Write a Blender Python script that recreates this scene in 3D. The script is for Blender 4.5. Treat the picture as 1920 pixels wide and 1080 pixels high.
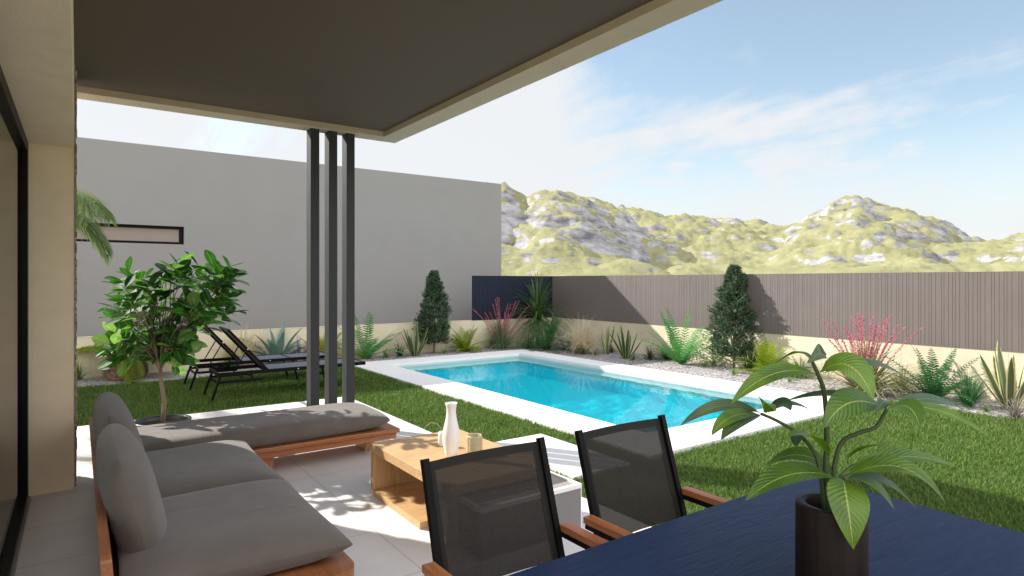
import bpy, math, random
import numpy as np
from mathutils import Vector, Matrix
random.seed(7); rng = np.random.default_rng(7)
R_ = math.radians
scene = bpy.context.scene
for o in list(bpy.data.objects): bpy.data.objects.remove(o)

# ------------------------------------------------------------------ camera, world, sun, exposure
CAM_F, HOR, EYE, YAW = 1150.0, 527.0, 1.5, R_(35.3)
cam = bpy.data.objects.new('camera', bpy.data.cameras.new('camera')); scene.collection.objects.link(cam)
cam.location = (0, 0, EYE); cam.rotation_euler = (R_(90), 0, -YAW)
cam.data.sensor_width = 36; cam.data.lens = CAM_F/1920*36; cam.data.shift_y = -13/1920
cam.data.clip_start = .05; cam.data.clip_end = 6000
scene.camera = cam
SUNV = Vector((-.62, 1.0, .78)).normalized()          # towards the sun
sd = bpy.data.lights.new('sun', 'SUN'); sd.energy = 4.6; sd.angle = R_(.6); sd.color = (1, .95, .87)
sun = bpy.data.objects.new('sun', sd); scene.collection.objects.link(sun)
sun.rotation_euler = SUNV.to_track_quat('Z', 'Y').to_euler()
scene.view_settings.view_transform = 'Standard'; scene.view_settings.look = 'None'
scene.view_settings.exposure = 0.9; scene.view_settings.gamma = 1

world = bpy.data.worlds.new('World'); scene.world = world; world.use_nodes = True
def build_world():
    nt = world.node_tree; N = nt.nodes; L = nt.links; N.clear()
    def n(t, **k):
        x = N.new(t)
        for a, b in k.items(): setattr(x, a, b)
        return x
    out = n('ShaderNodeOutputWorld'); bg = n('ShaderNodeBackground'); L.new(bg.outputs[0], out.inputs[0])
    sky = n('ShaderNodeTexSky', sky_type='NISHITA', sun_disc=False)
    sky.sun_elevation = math.asin(SUNV.z); sky.sun_rotation = R_(-31.8)
    sky.air_density = 1.0; sky.dust_density = .6; sky.ozone_density = 1.6
    tc = n('ShaderNodeTexCoord'); sep = n('ShaderNodeSeparateXYZ'); L.new(tc.outputs['Generated'], sep.inputs[0])
    def m(op, a, b=None, c=None, clamp=False):
        x = n('ShaderNodeMath', operation=op, use_clamp=clamp)
        for i, v in enumerate((a, b, c)):
            if v is None: continue
            if isinstance(v, (int, float)): x.inputs[i].default_value = v
            else: L.new(v, x.inputs[i])
        return x.outputs[0]
    X, Y, Z = sep.outputs
    zz = m('ADD', m('MAXIMUM', Z, 0.0), .16)
    px, py = m('DIVIDE', X, zz), m('DIVIDE', Y, zz)
    # wisps run along one wind direction
    cb = n('ShaderNodeCombineXYZ'); L.new(px, cb.inputs[0]); L.new(py, cb.inputs[1])
    mp = n('ShaderNodeMapping'); mp.inputs['Rotation'].default_value = (0, 0, R_(62)); mp.inputs['Scale'].default_value = (1.7, .62, 1); mp.inputs['Location'].default_value = (3.1, 1.7, 0)
    L.new(cb.outputs[0], mp.inputs[0])
    no = n('ShaderNodeTexNoise'); no.inputs['Scale'].default_value = 1.1; no.inputs['Detail'].default_value = 9; no.inputs['Roughness'].default_value = .58; no.inputs['Distortion'].default_value = .35
    L.new(mp.outputs[0], no.inputs['Vector'])
    no2 = n('ShaderNodeTexNoise'); no2.inputs['Scale'].default_value = 4.2; no2.inputs['Detail'].default_value = 8; no2.inputs['Roughness'].default_value = .62
    L.new(tc.outputs['Generated'], no2.inputs['Vector'])
    # thicker towards +Y and towards the horizon
    bias = m('ADD', m('MULTIPLY', m('SUBTRACT', Y, m('MULTIPLY', X, .55)), .62), m('MULTIPLY', Z, -1.55))
    cov = m('ADD', m('ADD', m('MULTIPLY', no.outputs['Fac'], 1.7), m('MULTIPLY', no2.outputs['Fac'], 1.2)), bias)
    mr = n('ShaderNodeMapRange', interpolation_type='SMOOTHSTEP'); L.new(cov, mr.inputs[0])
    mr.inputs[1].default_value = .98; mr.inputs[2].default_value = 1.5
    hz = n('ShaderNodeMapRange', interpolation_type='SMOOTHSTEP'); L.new(Z, hz.inputs[0])
    hz.inputs[1].default_value = .24; hz.inputs[2].default_value = .06
    fac = m('MAXIMUM', mr.outputs[0], m('MULTIPLY', hz.outputs[0], m('ADD', m('MULTIPLY', no2.outputs['Fac'], 1.3), .35)), clamp=True)
    # small low puffs over the hills
    mp3 = n('ShaderNodeMapping'); mp3.inputs['Scale'].default_value = (3.4, 3.4, 8.5); mp3.inputs['Location'].default_value = (.35, 0, .2); L.new(tc.outputs['Generated'], mp3.inputs[0])
    no3 = n('ShaderNodeTexNoise'); no3.inputs['Scale'].default_value = 1.5; no3.inputs['Detail'].default_value = 8; no3.inputs['Roughness'].default_value = .55; L.new(mp3.outputs[0], no3.inputs['Vector'])
    b1 = n('ShaderNodeMapRange', interpolation_type='SMOOTHSTEP'); L.new(Z, b1.inputs[0]); b1.inputs[1].default_value = .30; b1.inputs[2].default_value = .17
    b3 = n('ShaderNodeMapRange', interpolation_type='SMOOTHSTEP'); L.new(no3.outputs['Fac'], b3.inputs[0]); b3.inputs[1].default_value = .49; b3.inputs[2].default_value = .62
    fac = m('MAXIMUM', fac, m('MULTIPLY', m('MULTIPLY', b1.outputs[0], b3.outputs[0]), .9))
    fac = m('MULTIPLY', fac, .95)
    tint = n('ShaderNodeMixRGB', blend_type='MULTIPLY'); tint.inputs[0].default_value = 1; tint.inputs[2].default_value = (1.04, 1.04, .97, 1)
    L.new(sky.outputs[0], tint.inputs[1])
    lift = n('ShaderNodeMixRGB', blend_type='ADD'); lift.inputs[0].default_value = 1; lift.inputs[2].default_value = SKY_LIFT
    L.new(tint.outputs[0], lift.inputs[1])
    mix = n('ShaderNodeMixRGB'); L.new(fac, mix.inputs[0]); L.new(lift.outputs[0], mix.inputs[1]); mix.inputs[2].default_value = CLOUD
    # bright fill area added to the unseen sky behind the viewer
    bk = n('ShaderNodeMapRange', interpolation_type='SMOOTHSTEP'); L.new(m('ADD', m('ADD', m('MULTIPLY', Y, -1.0), m('MULTIPLY', X, -.25)), m('MULTIPLY', no2.outputs['Fac'], .3)), bk.inputs[0])
    bk.inputs[1].default_value = .0; bk.inputs[2].default_value = .75
    # unseen western sky set dark blue to deepen shade on the fence
    wst = n('ShaderNodeMapRange', interpolation_type='SMOOTHSTEP'); L.new(m('SUBTRACT', X, m('MULTIPLY', Z, .5)), wst.inputs[0]); wst.inputs[1].default_value = -.25; wst.inputs[2].default_value = -.75
    mixw = n('ShaderNodeMixRGB'); L.new(wst.outputs[0], mixw.inputs[0]); L.new(mix.outputs[0], mixw.inputs[1]); mixw.inputs[2].default_value = (.3, .5, 1.1, 1); mix = mixw
    mix2 = n('ShaderNodeMixRGB'); L.new(bk.outputs[0], mix2.inputs[0]); L.new(mix.outputs[0], mix2.inputs[1]); bz = n('ShaderNodeMapRange'); L.new(Z, bz.inputs[0]); bz.inputs[1].default_value = .1; bz.inputs[2].default_value = .7
    bcol = n('ShaderNodeMixRGB'); L.new(bz.outputs[0], bcol.inputs[0]); bcol.inputs[1].default_value = BACK_LOW; bcol.inputs[2].default_value = BACK; L.new(bcol.outputs[0], mix2.inputs[2])
    L.new(mix2.outputs[0], bg.inputs[0]); bg.inputs[1].default_value = .10
SKY_LIFT = (.75, .75, .55, 1); CLOUD = (4.7, 4.78, 4.9, 1); BACK = (16, 15.6, 16.0, 1); BACK_LOW = (7.0, 6.8, 6.6, 1)
build_world()

# ------------------------------------------------------------------ point helpers
FW = (math.sin(YAW), math.cos(YAW)); RT = (math.cos(YAW), -math.sin(YAW))
def at(u, v, z=0.0, d=None):
    "world point seen at photo position u, v, at height z (or at depth d)"
    if d is None: d = CAM_F*(EYE-z)/(v-HOR)
    s = (u-960)/CAM_F*d
    return Vector((FW[0]*d+RT[0]*s, FW[1]*d+RT[1]*s, EYE-(v-HOR)*d/CAM_F))

# ------------------------------------------------------------------ materials
def nodes(name):
    m = bpy.data.materials.new(name); m.use_nodes = True
    return m, m.node_tree.nodes, m.node_tree.links, m.node_tree.nodes['Principled BSDF']
def rgb(c): return (c[0], c[1], c[2], 1)
def mat(name, col, rough=.6, var=.0, vscale=8., bump=.0, bscale=60., metal=0., spec=.5, stretch=(1, 1, 1), coat=0, sheen=0, col2=None, detail=6, bdist=.01):
    m, N, L, P = nodes(name)
    P.inputs['Base Color'].default_value = rgb(col); P.inputs['Roughness'].default_value = rough
    P.inputs['Metallic'].default_value = metal; P.inputs['Specular IOR Level'].default_value = spec
    P.inputs['Coat Weight'].default_value = coat; P.inputs['Sheen Weight'].default_value = sheen
    tc = N.new('ShaderNodeTexCoord'); mp = N.new('ShaderNodeMapping'); mp.inputs['Scale'].default_value = stretch
    L.new(tc.outputs['Object'], mp.inputs[0])
    if var or col2:
        no = N.new('ShaderNodeTexNoise'); no.inputs['Scale'].default_value = vscale; no.inputs['Detail'].default_value = detail; no.inputs['Roughness'].default_value = .6
        L.new(mp.outputs[0], no.inputs['Vector'])
        cr = N.new('ShaderNodeValToRGB'); cr.color_ramp.elements[0].position = .3; cr.color_ramp.elements[1].position = .7
        cr.color_ramp.elements[0].color = rgb([c*(1-var) for c in col]) ; cr.color_ramp.elements[1].color = rgb(col2 if col2 else [c*(1+var) for c in col])
        L.new(no.outputs['Fac'], cr.inputs[0]); L.new(cr.outputs[0], P.inputs['Base Color'])
        mr = N.new('ShaderNodeMapRange'); mr.inputs[3].default_value = max(rough-.08, .02); mr.inputs[4].default_value = min(rough+.08, 1)
        L.new(no.outputs['Fac'], mr.inputs[0]); L.new(mr.outputs[0], P.inputs['Roughness'])
    if bump:
        nb = N.new('ShaderNodeTexNoise'); nb.inputs['Scale'].default_value = bscale; nb.inputs['Detail'].default_value = 5
        L.new(mp.outputs[0], nb.inputs['Vector']); bp = N.new('ShaderNodeBump'); bp.inputs['Strength'].default_value = bump; bp.inputs['Distance'].default_value = bdist
        L.new(nb.outputs['Fac'], bp.inputs['Height']); L.new(bp.outputs[0], P.inputs['Normal'])
    return m
def wood(name, a, b, axis='Y', scale=7, rough=.5):
    m, N, L, P = nodes(name); P.inputs['Roughness'].default_value = rough
    tc = N.new('ShaderNodeTexCoord'); mp = N.new('ShaderNodeMapping'); s = [scale*3]*3; s['XYZ'.index(axis)] = scale*.22; mp.inputs['Scale'].default_value = s
    L.new(tc.outputs['Object'], mp.inputs[0])
    no = N.new('ShaderNodeTexNoise'); no.inputs['Scale'].default_value = 1.2; no.inputs['Detail'].default_value = 7; no.inputs['Roughness'].default_value = .65; no.inputs['Distortion'].default_value = .8
    L.new(mp.outputs[0], no.inputs['Vector'])
    cr = N.new('ShaderNodeValToRGB'); e = cr.color_ramp.elements; e[0].position = .28; e[1].position = .72; e[0].color = rgb(a); e[1].color = rgb(b)
    L.new(no.outputs['Fac'], cr.inputs[0])
    n2 = N.new('ShaderNodeTexNoise'); n2.inputs['Scale'].default_value = 6; n2.inputs['Detail'].default_value = 3; L.new(mp.outputs[0], n2.inputs['Vector'])
    c2 = N.new('ShaderNodeValToRGB'); c2.color_ramp.elements[0].position = .35; c2.color_ramp.elements[1].position = .6; c2.color_ramp.elements[0].color = (.8, .78, .75, 1); c2.color_ramp.elements[1].color = (1, 1, 1, 1)
    L.new(n2.outputs['Fac'], c2.inputs[0]); mx = N.new('ShaderNodeMixRGB'); mx.blend_type = 'MULTIPLY'; mx.inputs[0].default_value = 1
    L.new(cr.outputs[0], mx.inputs[1]); L.new(c2.outputs[0], mx.inputs[2]); L.new(mx.outputs[0], P.inputs['Base Color'])
    bp = N.new('ShaderNodeBump'); bp.inputs['Strength'].default_value = .15; bp.inputs['Distance'].default_value = .003; L.new(n2.outputs['Fac'], bp.inputs['Height']); L.new(bp.outputs[0], P.inputs['Normal'])
    return m
def leafmat(name, a, b, trans=.35, rough=.45, vein=None, edge=None, edge_w=.8, tipc=None, spec=.4):
    "leaf: colour varies per leaf, light shines through; optional pale midrib, pale margin, tip colour (UV: x across, y along)"
    m, N, L, P = nodes(name); P.inputs['Roughness'].default_value = rough; P.inputs['Specular IOR Level'].default_value = spec
    g = N.new('ShaderNodeNewGeometry'); cr = N.new('ShaderNodeMixRGB'); cr.inputs[1].default_value = rgb(a); cr.inputs[2].default_value = rgb(b)
    L.new(g.outputs['Random Per Island'], cr.inputs[0]); c = cr.outputs[0]
    if vein or edge or tipc:
        uv = N.new('ShaderNodeUVMap'); uv.uv_map = 'uv'; sx = N.new('ShaderNodeSeparateXYZ'); L.new(uv.outputs[0], sx.inputs[0])
        ab = N.new('ShaderNodeMath'); ab.operation = 'ABSOLUTE'; s1 = N.new('ShaderNodeMath'); s1.operation = 'SUBTRACT'; s1.inputs[1].default_value = .5
        L.new(sx.outputs[0], s1.inputs[0]); L.new(s1.outputs[0], ab.inputs[0])
        def over(c, fac, colour):
            mx = N.new('ShaderNodeMixRGB'); L.new(fac, mx.inputs[0]); L.new(c, mx.inputs[1]); mx.inputs[2].default_value = rgb(colour); return mx.outputs[0]
        def rng_(src, lo, hi, o0=0, o1=1):
            r = N.new('ShaderNodeMapRange'); L.new(src, r.inputs[0]); r.inputs[1].default_value = lo; r.inputs[2].default_value = hi; r.inputs[3].default_value = o0; r.inputs[4].default_value = o1; return r.outputs[0]
        if tipc: c = over(c, rng_(sx.outputs[1], .3, 1.0, 0, .9), tipc)
        if edge: c = over(c, rng_(ab.outputs[0], edge_w*.5, edge_w*.5+.04, 0, 1), edge)
        if vein:
            # side veins slant forward from the midrib
            sv = N.new('ShaderNodeMath'); sv.operation = 'MULTIPLY_ADD'; L.new(ab.outputs[0], sv.inputs[0]); sv.inputs[1].default_value = -.45; L.new(sx.outputs[1], sv.inputs[2])
            sn = N.new('ShaderNodeMath'); sn.operation = 'MULTIPLY'; L.new(sv.outputs[0], sn.inputs[0]); sn.inputs[1].default_value = 88
            si = N.new('ShaderNodeMath'); si.operation = 'SINE'; L.new(sn.outputs[0], si.inputs[0])
            no = N.new('ShaderNodeTexNoise'); no.inputs['Scale'].default_value = 16; tcn = N.new('ShaderNodeTexCoord'); L.new(tcn.outputs['Object'], no.inputs['Vector'])
            c = over(c, rng_(no.outputs['Fac'], .42, .68, 0, .65), [x*y for x, y in zip(a, (.55, .6, .8))])
            c = over(c, rng_(si.outputs[0], .72, 1, 0, .12), vein)
            c = over(c, rng_(ab.outputs[0], .012, .03, .9, 0), vein)
            bp = N.new('ShaderNodeBump'); bp.inputs['Strength'].default_value = .3; bp.inputs['Distance'].default_value = .002; L.new(si.outputs[0], bp.inputs['Height']); L.new(bp.outputs[0], P.inputs['Normal'])
    L.new(c, P.inputs['Base Color'])
    tr = N.new('ShaderNodeBsdfTranslucent'); hs = N.new('ShaderNodeHueSaturation'); hs.inputs['Saturation'].default_value = 1.15; hs.inputs['Value'].default_value = 1.5
    L.new(c, hs.inputs['Color']); L.new(hs.outputs[0], tr.inputs[0])
    mx = N.new('ShaderNodeMixShader'); mx.inputs[0].default_value = trans; L.new(P.outputs[0], mx.inputs[1]); L.new(tr.outputs[0], mx.inputs[2])
    L.new(mx.outputs[0], N['Material Output'].inputs[0])
    return m
def tiles_mat():
    m, N, L, P = nodes('terrace_tile'); P.inputs['Roughness'].default_value = .55
    tc = N.new('ShaderNodeTexCoord'); mp = N.new('ShaderNodeMapping'); mp.inputs['Location'].default_value = (1.02, -3.48+6.2, 0); L.new(tc.outputs['Object'], mp.inputs[0])
    br = N.new('ShaderNodeTexBrick'); br.offset = 0; br.squash = 1; br.inputs['Scale'].default_value = 1; br.inputs['Brick Width'].default_value = 1.24; br.inputs['Row Height'].default_value = .62
    br.inputs['Mortar Size'].default_value = .0022; br.inputs['Mortar Smooth'].default_value = .1; br.inputs['Bias'].default_value = 0
    br.inputs['Color1'].default_value = (.72, .695, .68, 1); br.inputs['Color2'].default_value = (.75, .725, .705, 1); br.inputs['Mortar'].default_value = (.38, .35, .32, 1)
    L.new(mp.outputs[0], br.inputs['Vector'])
    no = N.new('ShaderNodeTexNoise'); no.inputs['Scale'].default_value = 2.2; no.inputs['Detail'].default_value = 9; no.inputs['Roughness'].default_value = .65; L.new(tc.outputs['Object'], no.inputs['Vector'])
    cr = N.new('ShaderNodeValToRGB'); cr.color_ramp.elements[0].position = .3; cr.color_ramp.elements[0].color = (.88, .87, .86, 1); cr.color_ramp.elements[1].position = .7
    L.new(no.outputs['Fac'], cr.inputs[0]); mx = N.new('ShaderNodeMixRGB'); mx.blend_type = 'MULTIPLY'; mx.inputs[0].default_value = 1; L.new(br.outputs[0], mx.inputs[1]); L.new(cr.outputs[0], mx.inputs[2]); L.new(mx.outputs[0], P.inputs[0])
    bp = N.new('ShaderNodeBump'); bp.inputs['Strength'].default_value = .4; bp.inputs['Distance'].default_value = .003; bp.invert = True; L.new(br.outputs['Fac'], bp.inputs['Height']); L.new(bp.outputs[0], P.inputs['Normal'])
    return m
def blocks_mat():
    m, N, L, P = nodes('cream_blocks'); P.inputs['Roughness'].default_value = .8
    tc = N.new('ShaderNodeTexCoord'); sp = N.new('ShaderNodeSeparateXYZ'); L.new(tc.outputs['Object'], sp.inputs[0])
    ad = N.new('ShaderNodeMath'); ad.operation = 'ADD'; L.new(sp.outputs[0], ad.inputs[0]); L.new(sp.outputs[1], ad.inputs[1])
    cb = N.new('ShaderNodeCombineXYZ'); L.new(ad.outputs[0], cb.inputs[0]); L.new(sp.outputs[2], cb.inputs[1])
    mp = N.new('ShaderNodeMapping'); mp.inputs['Location'].default_value = (.13, .02, 0); L.new(cb.outputs[0], mp.inputs[0])
    br = N.new('ShaderNodeTexBrick'); br.offset = .5; br.inputs['Scale'].default_value = 1; br.inputs['Brick Width'].default_value = .62; br.inputs['Row Height'].default_value = .31
    br.inputs['Mortar Size'].default_value = .004; br.inputs['Mortar Smooth'].default_value = .3
    br.inputs['Color1'].default_value = (.62, .56, .41, 1); br.inputs['Color2'].default_value = (.67, .61, .46, 1); br.inputs['Mortar'].default_value = (.50, .45, .33, 1)
    L.new(mp.outputs[0], br.inputs['Vector'])
    no = N.new('ShaderNodeTexNoise'); no.inputs['Scale'].default_value = 3; no.inputs['Detail'].default_value = 8; L.new(tc.outputs['Object'], no.inputs['Vector'])
    cr = N.new('ShaderNodeValToRGB'); cr.color_ramp.elements[0].position = .3; cr.color_ramp.elements[0].color = (.86, .85, .83, 1); cr.color_ramp.elements[1].position = .65
    L.new(no.outputs['Fac'], cr.inputs[0]); mx = N.new('ShaderNodeMixRGB'); mx.blend_type = 'MULTIPLY'; mx.inputs[0].default_value = 1; L.new(br.outputs[0], mx.inputs[1]); L.new(cr.outputs[0], mx.inputs[2]); L.new(mx.outputs[0], P.inputs[0])
    bp = N.new('ShaderNodeBump'); bp.inputs['Strength'].default_value = .5; bp.inputs['Distance'].default_value = .006; bp.invert = True; L.new(br.outputs['Fac'], bp.inputs['Height']); L.new(bp.outputs[0], P.inputs['Normal'])
    return m
def gravel_mat():
    m, N, L, P = nodes('gravel_stones'); P.inputs['Roughness'].default_value = .85
    tc = N.new('ShaderNodeTexCoord'); vo = N.new('ShaderNodeTexVoronoi'); vo.inputs['Scale'].default_value = 36; L.new(tc.outputs['Object'], vo.inputs['Vector'])
    sp = N.new('ShaderNodeSeparateColor'); L.new(vo.outputs['Color'], sp.inputs[0])
    cr = N.new('ShaderNodeValToRGB'); e = cr.color_ramp.elements; e[0].color = (.11, .10, .105, 1); e[1].color = (.56, .53, .53, 1); x = e.new(.45); x.color = (.30, .28, .285, 1); L.new(sp.outputs[0], cr.inputs[0])
    L.new(cr.outputs[0], P.inputs[0])
    bp = N.new('ShaderNodeBump'); bp.inputs['Strength'].default_value = 1; bp.inputs['Distance'].default_value = .02; bp.invert = True; L.new(vo.outputs['Distance'], bp.inputs['Height']); L.new(bp.outputs[0], P.inputs['Normal'])
    return m
def water_mat():
    m, N, L, P = nodes('pool_water'); N.remove(P)
    out = N['Material Output']; gl = N.new('ShaderNodeBsdfGlossy'); gl.inputs['Roughness'].default_value = .015; gl.inputs[0].default_value = (1, 1, 1, 1)
    tr = N.new('ShaderNodeBsdfTransparent'); tr.inputs[0].default_value = (.48, .98, 1, 1)
    fr = N.new('ShaderNodeFresnel'); fr.inputs['IOR'].default_value = 1.2
    tc = N.new('ShaderNodeTexCoord'); no = N.new('ShaderNodeTexNoise'); no.inputs['Scale'].default_value = 3.2; no.inputs['Detail'].default_value = 3; L.new(tc.outputs['Object'], no.inputs['Vector'])
    bp = N.new('ShaderNodeBump'); bp.inputs['Strength'].default_value = .07; bp.inputs['Distance'].default_value = .03; L.new(no.outputs['Fac'], bp.inputs['Height'])
    L.new(bp.outputs[0], gl.inputs['Normal']); L.new(bp.outputs[0], fr.inputs['Normal'])
    mx = N.new('ShaderNodeMixShader'); L.new(fr.outputs[0], mx.inputs[0]); L.new(tr.outputs[0], mx.inputs[1]); L.new(gl.outputs[0], mx.inputs[2]); L.new(mx.outputs[0], out.inputs[0])
    return m
def sling_mat(name, col, see):
    m, N, L, P = nodes(name); P.inputs['Roughness'].default_value = .6; P.inputs['Specular IOR Level'].default_value = .25
    tc = N.new('ShaderNodeTexCoord'); no = N.new('ShaderNodeTexNoise'); no.inputs['Scale'].default_value = 260; no.inputs['Detail'].default_value = 2; L.new(tc.outputs['Object'], no.inputs['Vector'])
    cr = N.new('ShaderNodeValToRGB'); cr.color_ramp.elements[0].position = .35; cr.color_ramp.elements[1].position = .65; cr.color_ramp.elements[0].color = rgb([c*.65 for c in col]); cr.color_ramp.elements[1].color = rgb([c*1.35 for c in col])
    L.new(no.outputs['Fac'], cr.inputs[0]); L.new(cr.outputs[0], P.inputs[0])
    bp = N.new('ShaderNodeBump'); bp.inputs['Strength'].default_value = .5; bp.inputs['Distance'].default_value = .002; L.new(no.outputs['Fac'], bp.inputs['Height']); L.new(bp.outputs[0], P.inputs['Normal'])
    if see:
        t = N.new('ShaderNodeBsdfTransparent'); mx = N.new('ShaderNodeMixShader'); mx.inputs[0].default_value = see; L.new(P.outputs[0], mx.inputs[1]); L.new(t.outputs[0], mx.inputs[2]); L.new(mx.outputs[0], N['Material Output'].inputs[0])
    return m
def fabric_mat():
    m, N, L, P = nodes('taupe_canvas'); P.inputs['Roughness'].default_value = .85; P.inputs['Sheen Weight'].default_value = .25
    tc = N.new('ShaderNodeTexCoord'); w = N.new('ShaderNodeTexWave'); w.inputs['Scale'].default_value = 75; w.inputs['Distortion'].default_value = .6; w.inputs['Detail'].default_value = 1; w.bands_direction = 'DIAGONAL'; L.new(tc.outputs['Object'], w.inputs['Vector'])
    no = N.new('ShaderNodeTexNoise'); no.inputs['Scale'].default_value = 5; no.inputs['Detail'].default_value = 8; L.new(tc.outputs['Object'], no.inputs['Vector'])
    cr = N.new('ShaderNodeValToRGB'); cr.color_ramp.elements[0].position = .3; cr.color_ramp.elements[1].position = .7; cr.color_ramp.elements[0].color = (.112, .091, .077, 1); cr.color_ramp.elements[1].color = (.140, .115, .098, 1)
    L.new(no.outputs['Fac'], cr.inputs[0]); L.new(cr.outputs[0], P.inputs[0])
    b1 = N.new('ShaderNodeBump'); b1.inputs['Strength'].default_value = .35; b1.inputs['Distance'].default_value = .003; L.new(w.outputs['Fac'], b1.inputs['Height'])
    n2 = N.new('ShaderNodeTexNoise'); n2.inputs['Scale'].default_value = 4; n2.inputs['Detail'].default_value = 2; n2.inputs['Distortion'].default_value = 1.2; L.new(tc.outputs['Object'], n2.inputs['Vector'])
    b2 = N.new('ShaderNodeBump'); b2.inputs['Strength'].default_value = .15; b2.inputs['Distance'].default_value = .05; L.new(n2.outputs['Fac'], b2.inputs['Height']); L.new(b1.outputs[0], b2.inputs['Normal']); L.new(b2.outputs[0], P.inputs['Normal'])
    return m
def slate_table_mat():
    m, N, L, P = nodes('dark_slate_top'); P.inputs['Base Color'].default_value = (.006, .016, .055, 1); P.inputs['Roughness'].default_value = .5; P.inputs['Specular IOR Level'].default_value = .14
    tc = N.new('ShaderNodeTexCoord'); mp = N.new('ShaderNodeMapping'); mp.inputs['Scale'].default_value = (2.2, 14, 1); mp.inputs['Rotation'].default_value = (0, 0, R_(-8)); L.new(tc.outputs['Object'], mp.inputs[0])
    no = N.new('ShaderNodeTexNoise'); no.inputs['Scale'].default_value = 2.4; no.inputs['Detail'].default_value = 8; no.inputs['Roughness'].default_value = .6; no.inputs['Distortion'].default_value = 1.4; L.new(mp.outputs[0], no.inputs['Vector'])
    bp = N.new('ShaderNodeBump'); bp.inputs['Strength'].default_value = .5; bp.inputs['Distance'].default_value = .006; L.new(no.outputs['Fac'], bp.inputs['Height']); L.new(bp.outputs[0], P.inputs['Normal'])
    mr = N.new('ShaderNodeMapRange'); mr.inputs[3].default_value = .34; mr.inputs[4].default_value = .52; L.new(no.outputs['Fac'], mr.inputs[0]); L.new(mr.outputs[0], P.inputs['Roughness'])
    return m
def hill_mat():
    m, N, L, P = nodes('grassy_rock'); P.inputs['Roughness'].default_value = .95; P.inputs['Specular IOR Level'].default_value = .1
    tc = N.new('ShaderNodeTexCoord'); g = N.new('ShaderNodeNewGeometry'); sp = N.new('ShaderNodeSeparateXYZ'); L.new(g.outputs['Normal'], sp.inputs[0])
    no = N.new('ShaderNodeTexNoise'); no.inputs['Scale'].default_value = .02; no.inputs['Detail'].default_value = 10; no.inputs['Roughness'].default_value = .66; L.new(tc.outputs['Object'], no.inputs['Vector'])
    a = N.new('ShaderNodeMath'); a.operation = 'MULTIPLY_ADD'; L.new(no.outputs['Fac'], a.inputs[0]); a.inputs[1].default_value = -.62; L.new(sp.outputs[2], a.inputs[2])
    r = N.new('ShaderNodeMapRange'); L.new(a.outputs[0], r.inputs[0]); r.inputs[1].default_value = .472; r.inputs[2].default_value = .512
    gn = N.new('ShaderNodeTexNoise'); gn.inputs['Scale'].default_value = .03; gn.inputs['Detail'].default_value = 6; L.new(tc.outputs['Object'], gn.inputs['Vector'])
    gc = N.new('ShaderNodeValToRGB'); gc.color_ramp.elements[0].position = .3; gc.color_ramp.elements[1].position = .7; gc.color_ramp.elements[0].color = (.235, .235, .12, 1); gc.color_ramp.elements[1].color = (.33, .325, .175, 1); L.new(gn.outputs['Fac'], gc.inputs[0])
    mp = N.new('ShaderNodeMapping'); mp.inputs['Scale'].default_value = (.035, .035, .11); L.new(tc.outputs['Object'], mp.inputs[0])
    rn = N.new('ShaderNodeTexNoise'); rn.inputs['Scale'].default_value = 1.2; rn.inputs['Detail'].default_value = 8; rn.inputs['Roughness'].default_value = .7; L.new(mp.outputs[0], rn.inputs['Vector'])
    rc = N.new('ShaderNodeValToRGB'); rc.color_ramp.elements[0].position = .36; rc.color_ramp.elements[1].position = .6; rc.color_ramp.elements[0].color = (.14, .14, .155, 1); rc.color_ramp.elements[1].color = (.44, .435, .44, 1); L.new(rn.outputs['Fac'], rc.inputs[0])
    mx = N.new('ShaderNodeMixRGB'); L.new(r.outputs[0], mx.inputs[0]); L.new(rc.outputs[0], mx.inputs[1]); L.new(gc.outputs[0], mx.inputs[2]); L.new(mx.outputs[0], P.inputs[0])
    bp = N.new('ShaderNodeBump'); bp.inputs['Strength'].default_value = .7; bp.inputs['Distance'].default_value = 6; L.new(rn.outputs['Fac'], bp.inputs['Height'])
    L.new(bp.outputs[0], P.inputs['Normal'])
    return m

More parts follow.
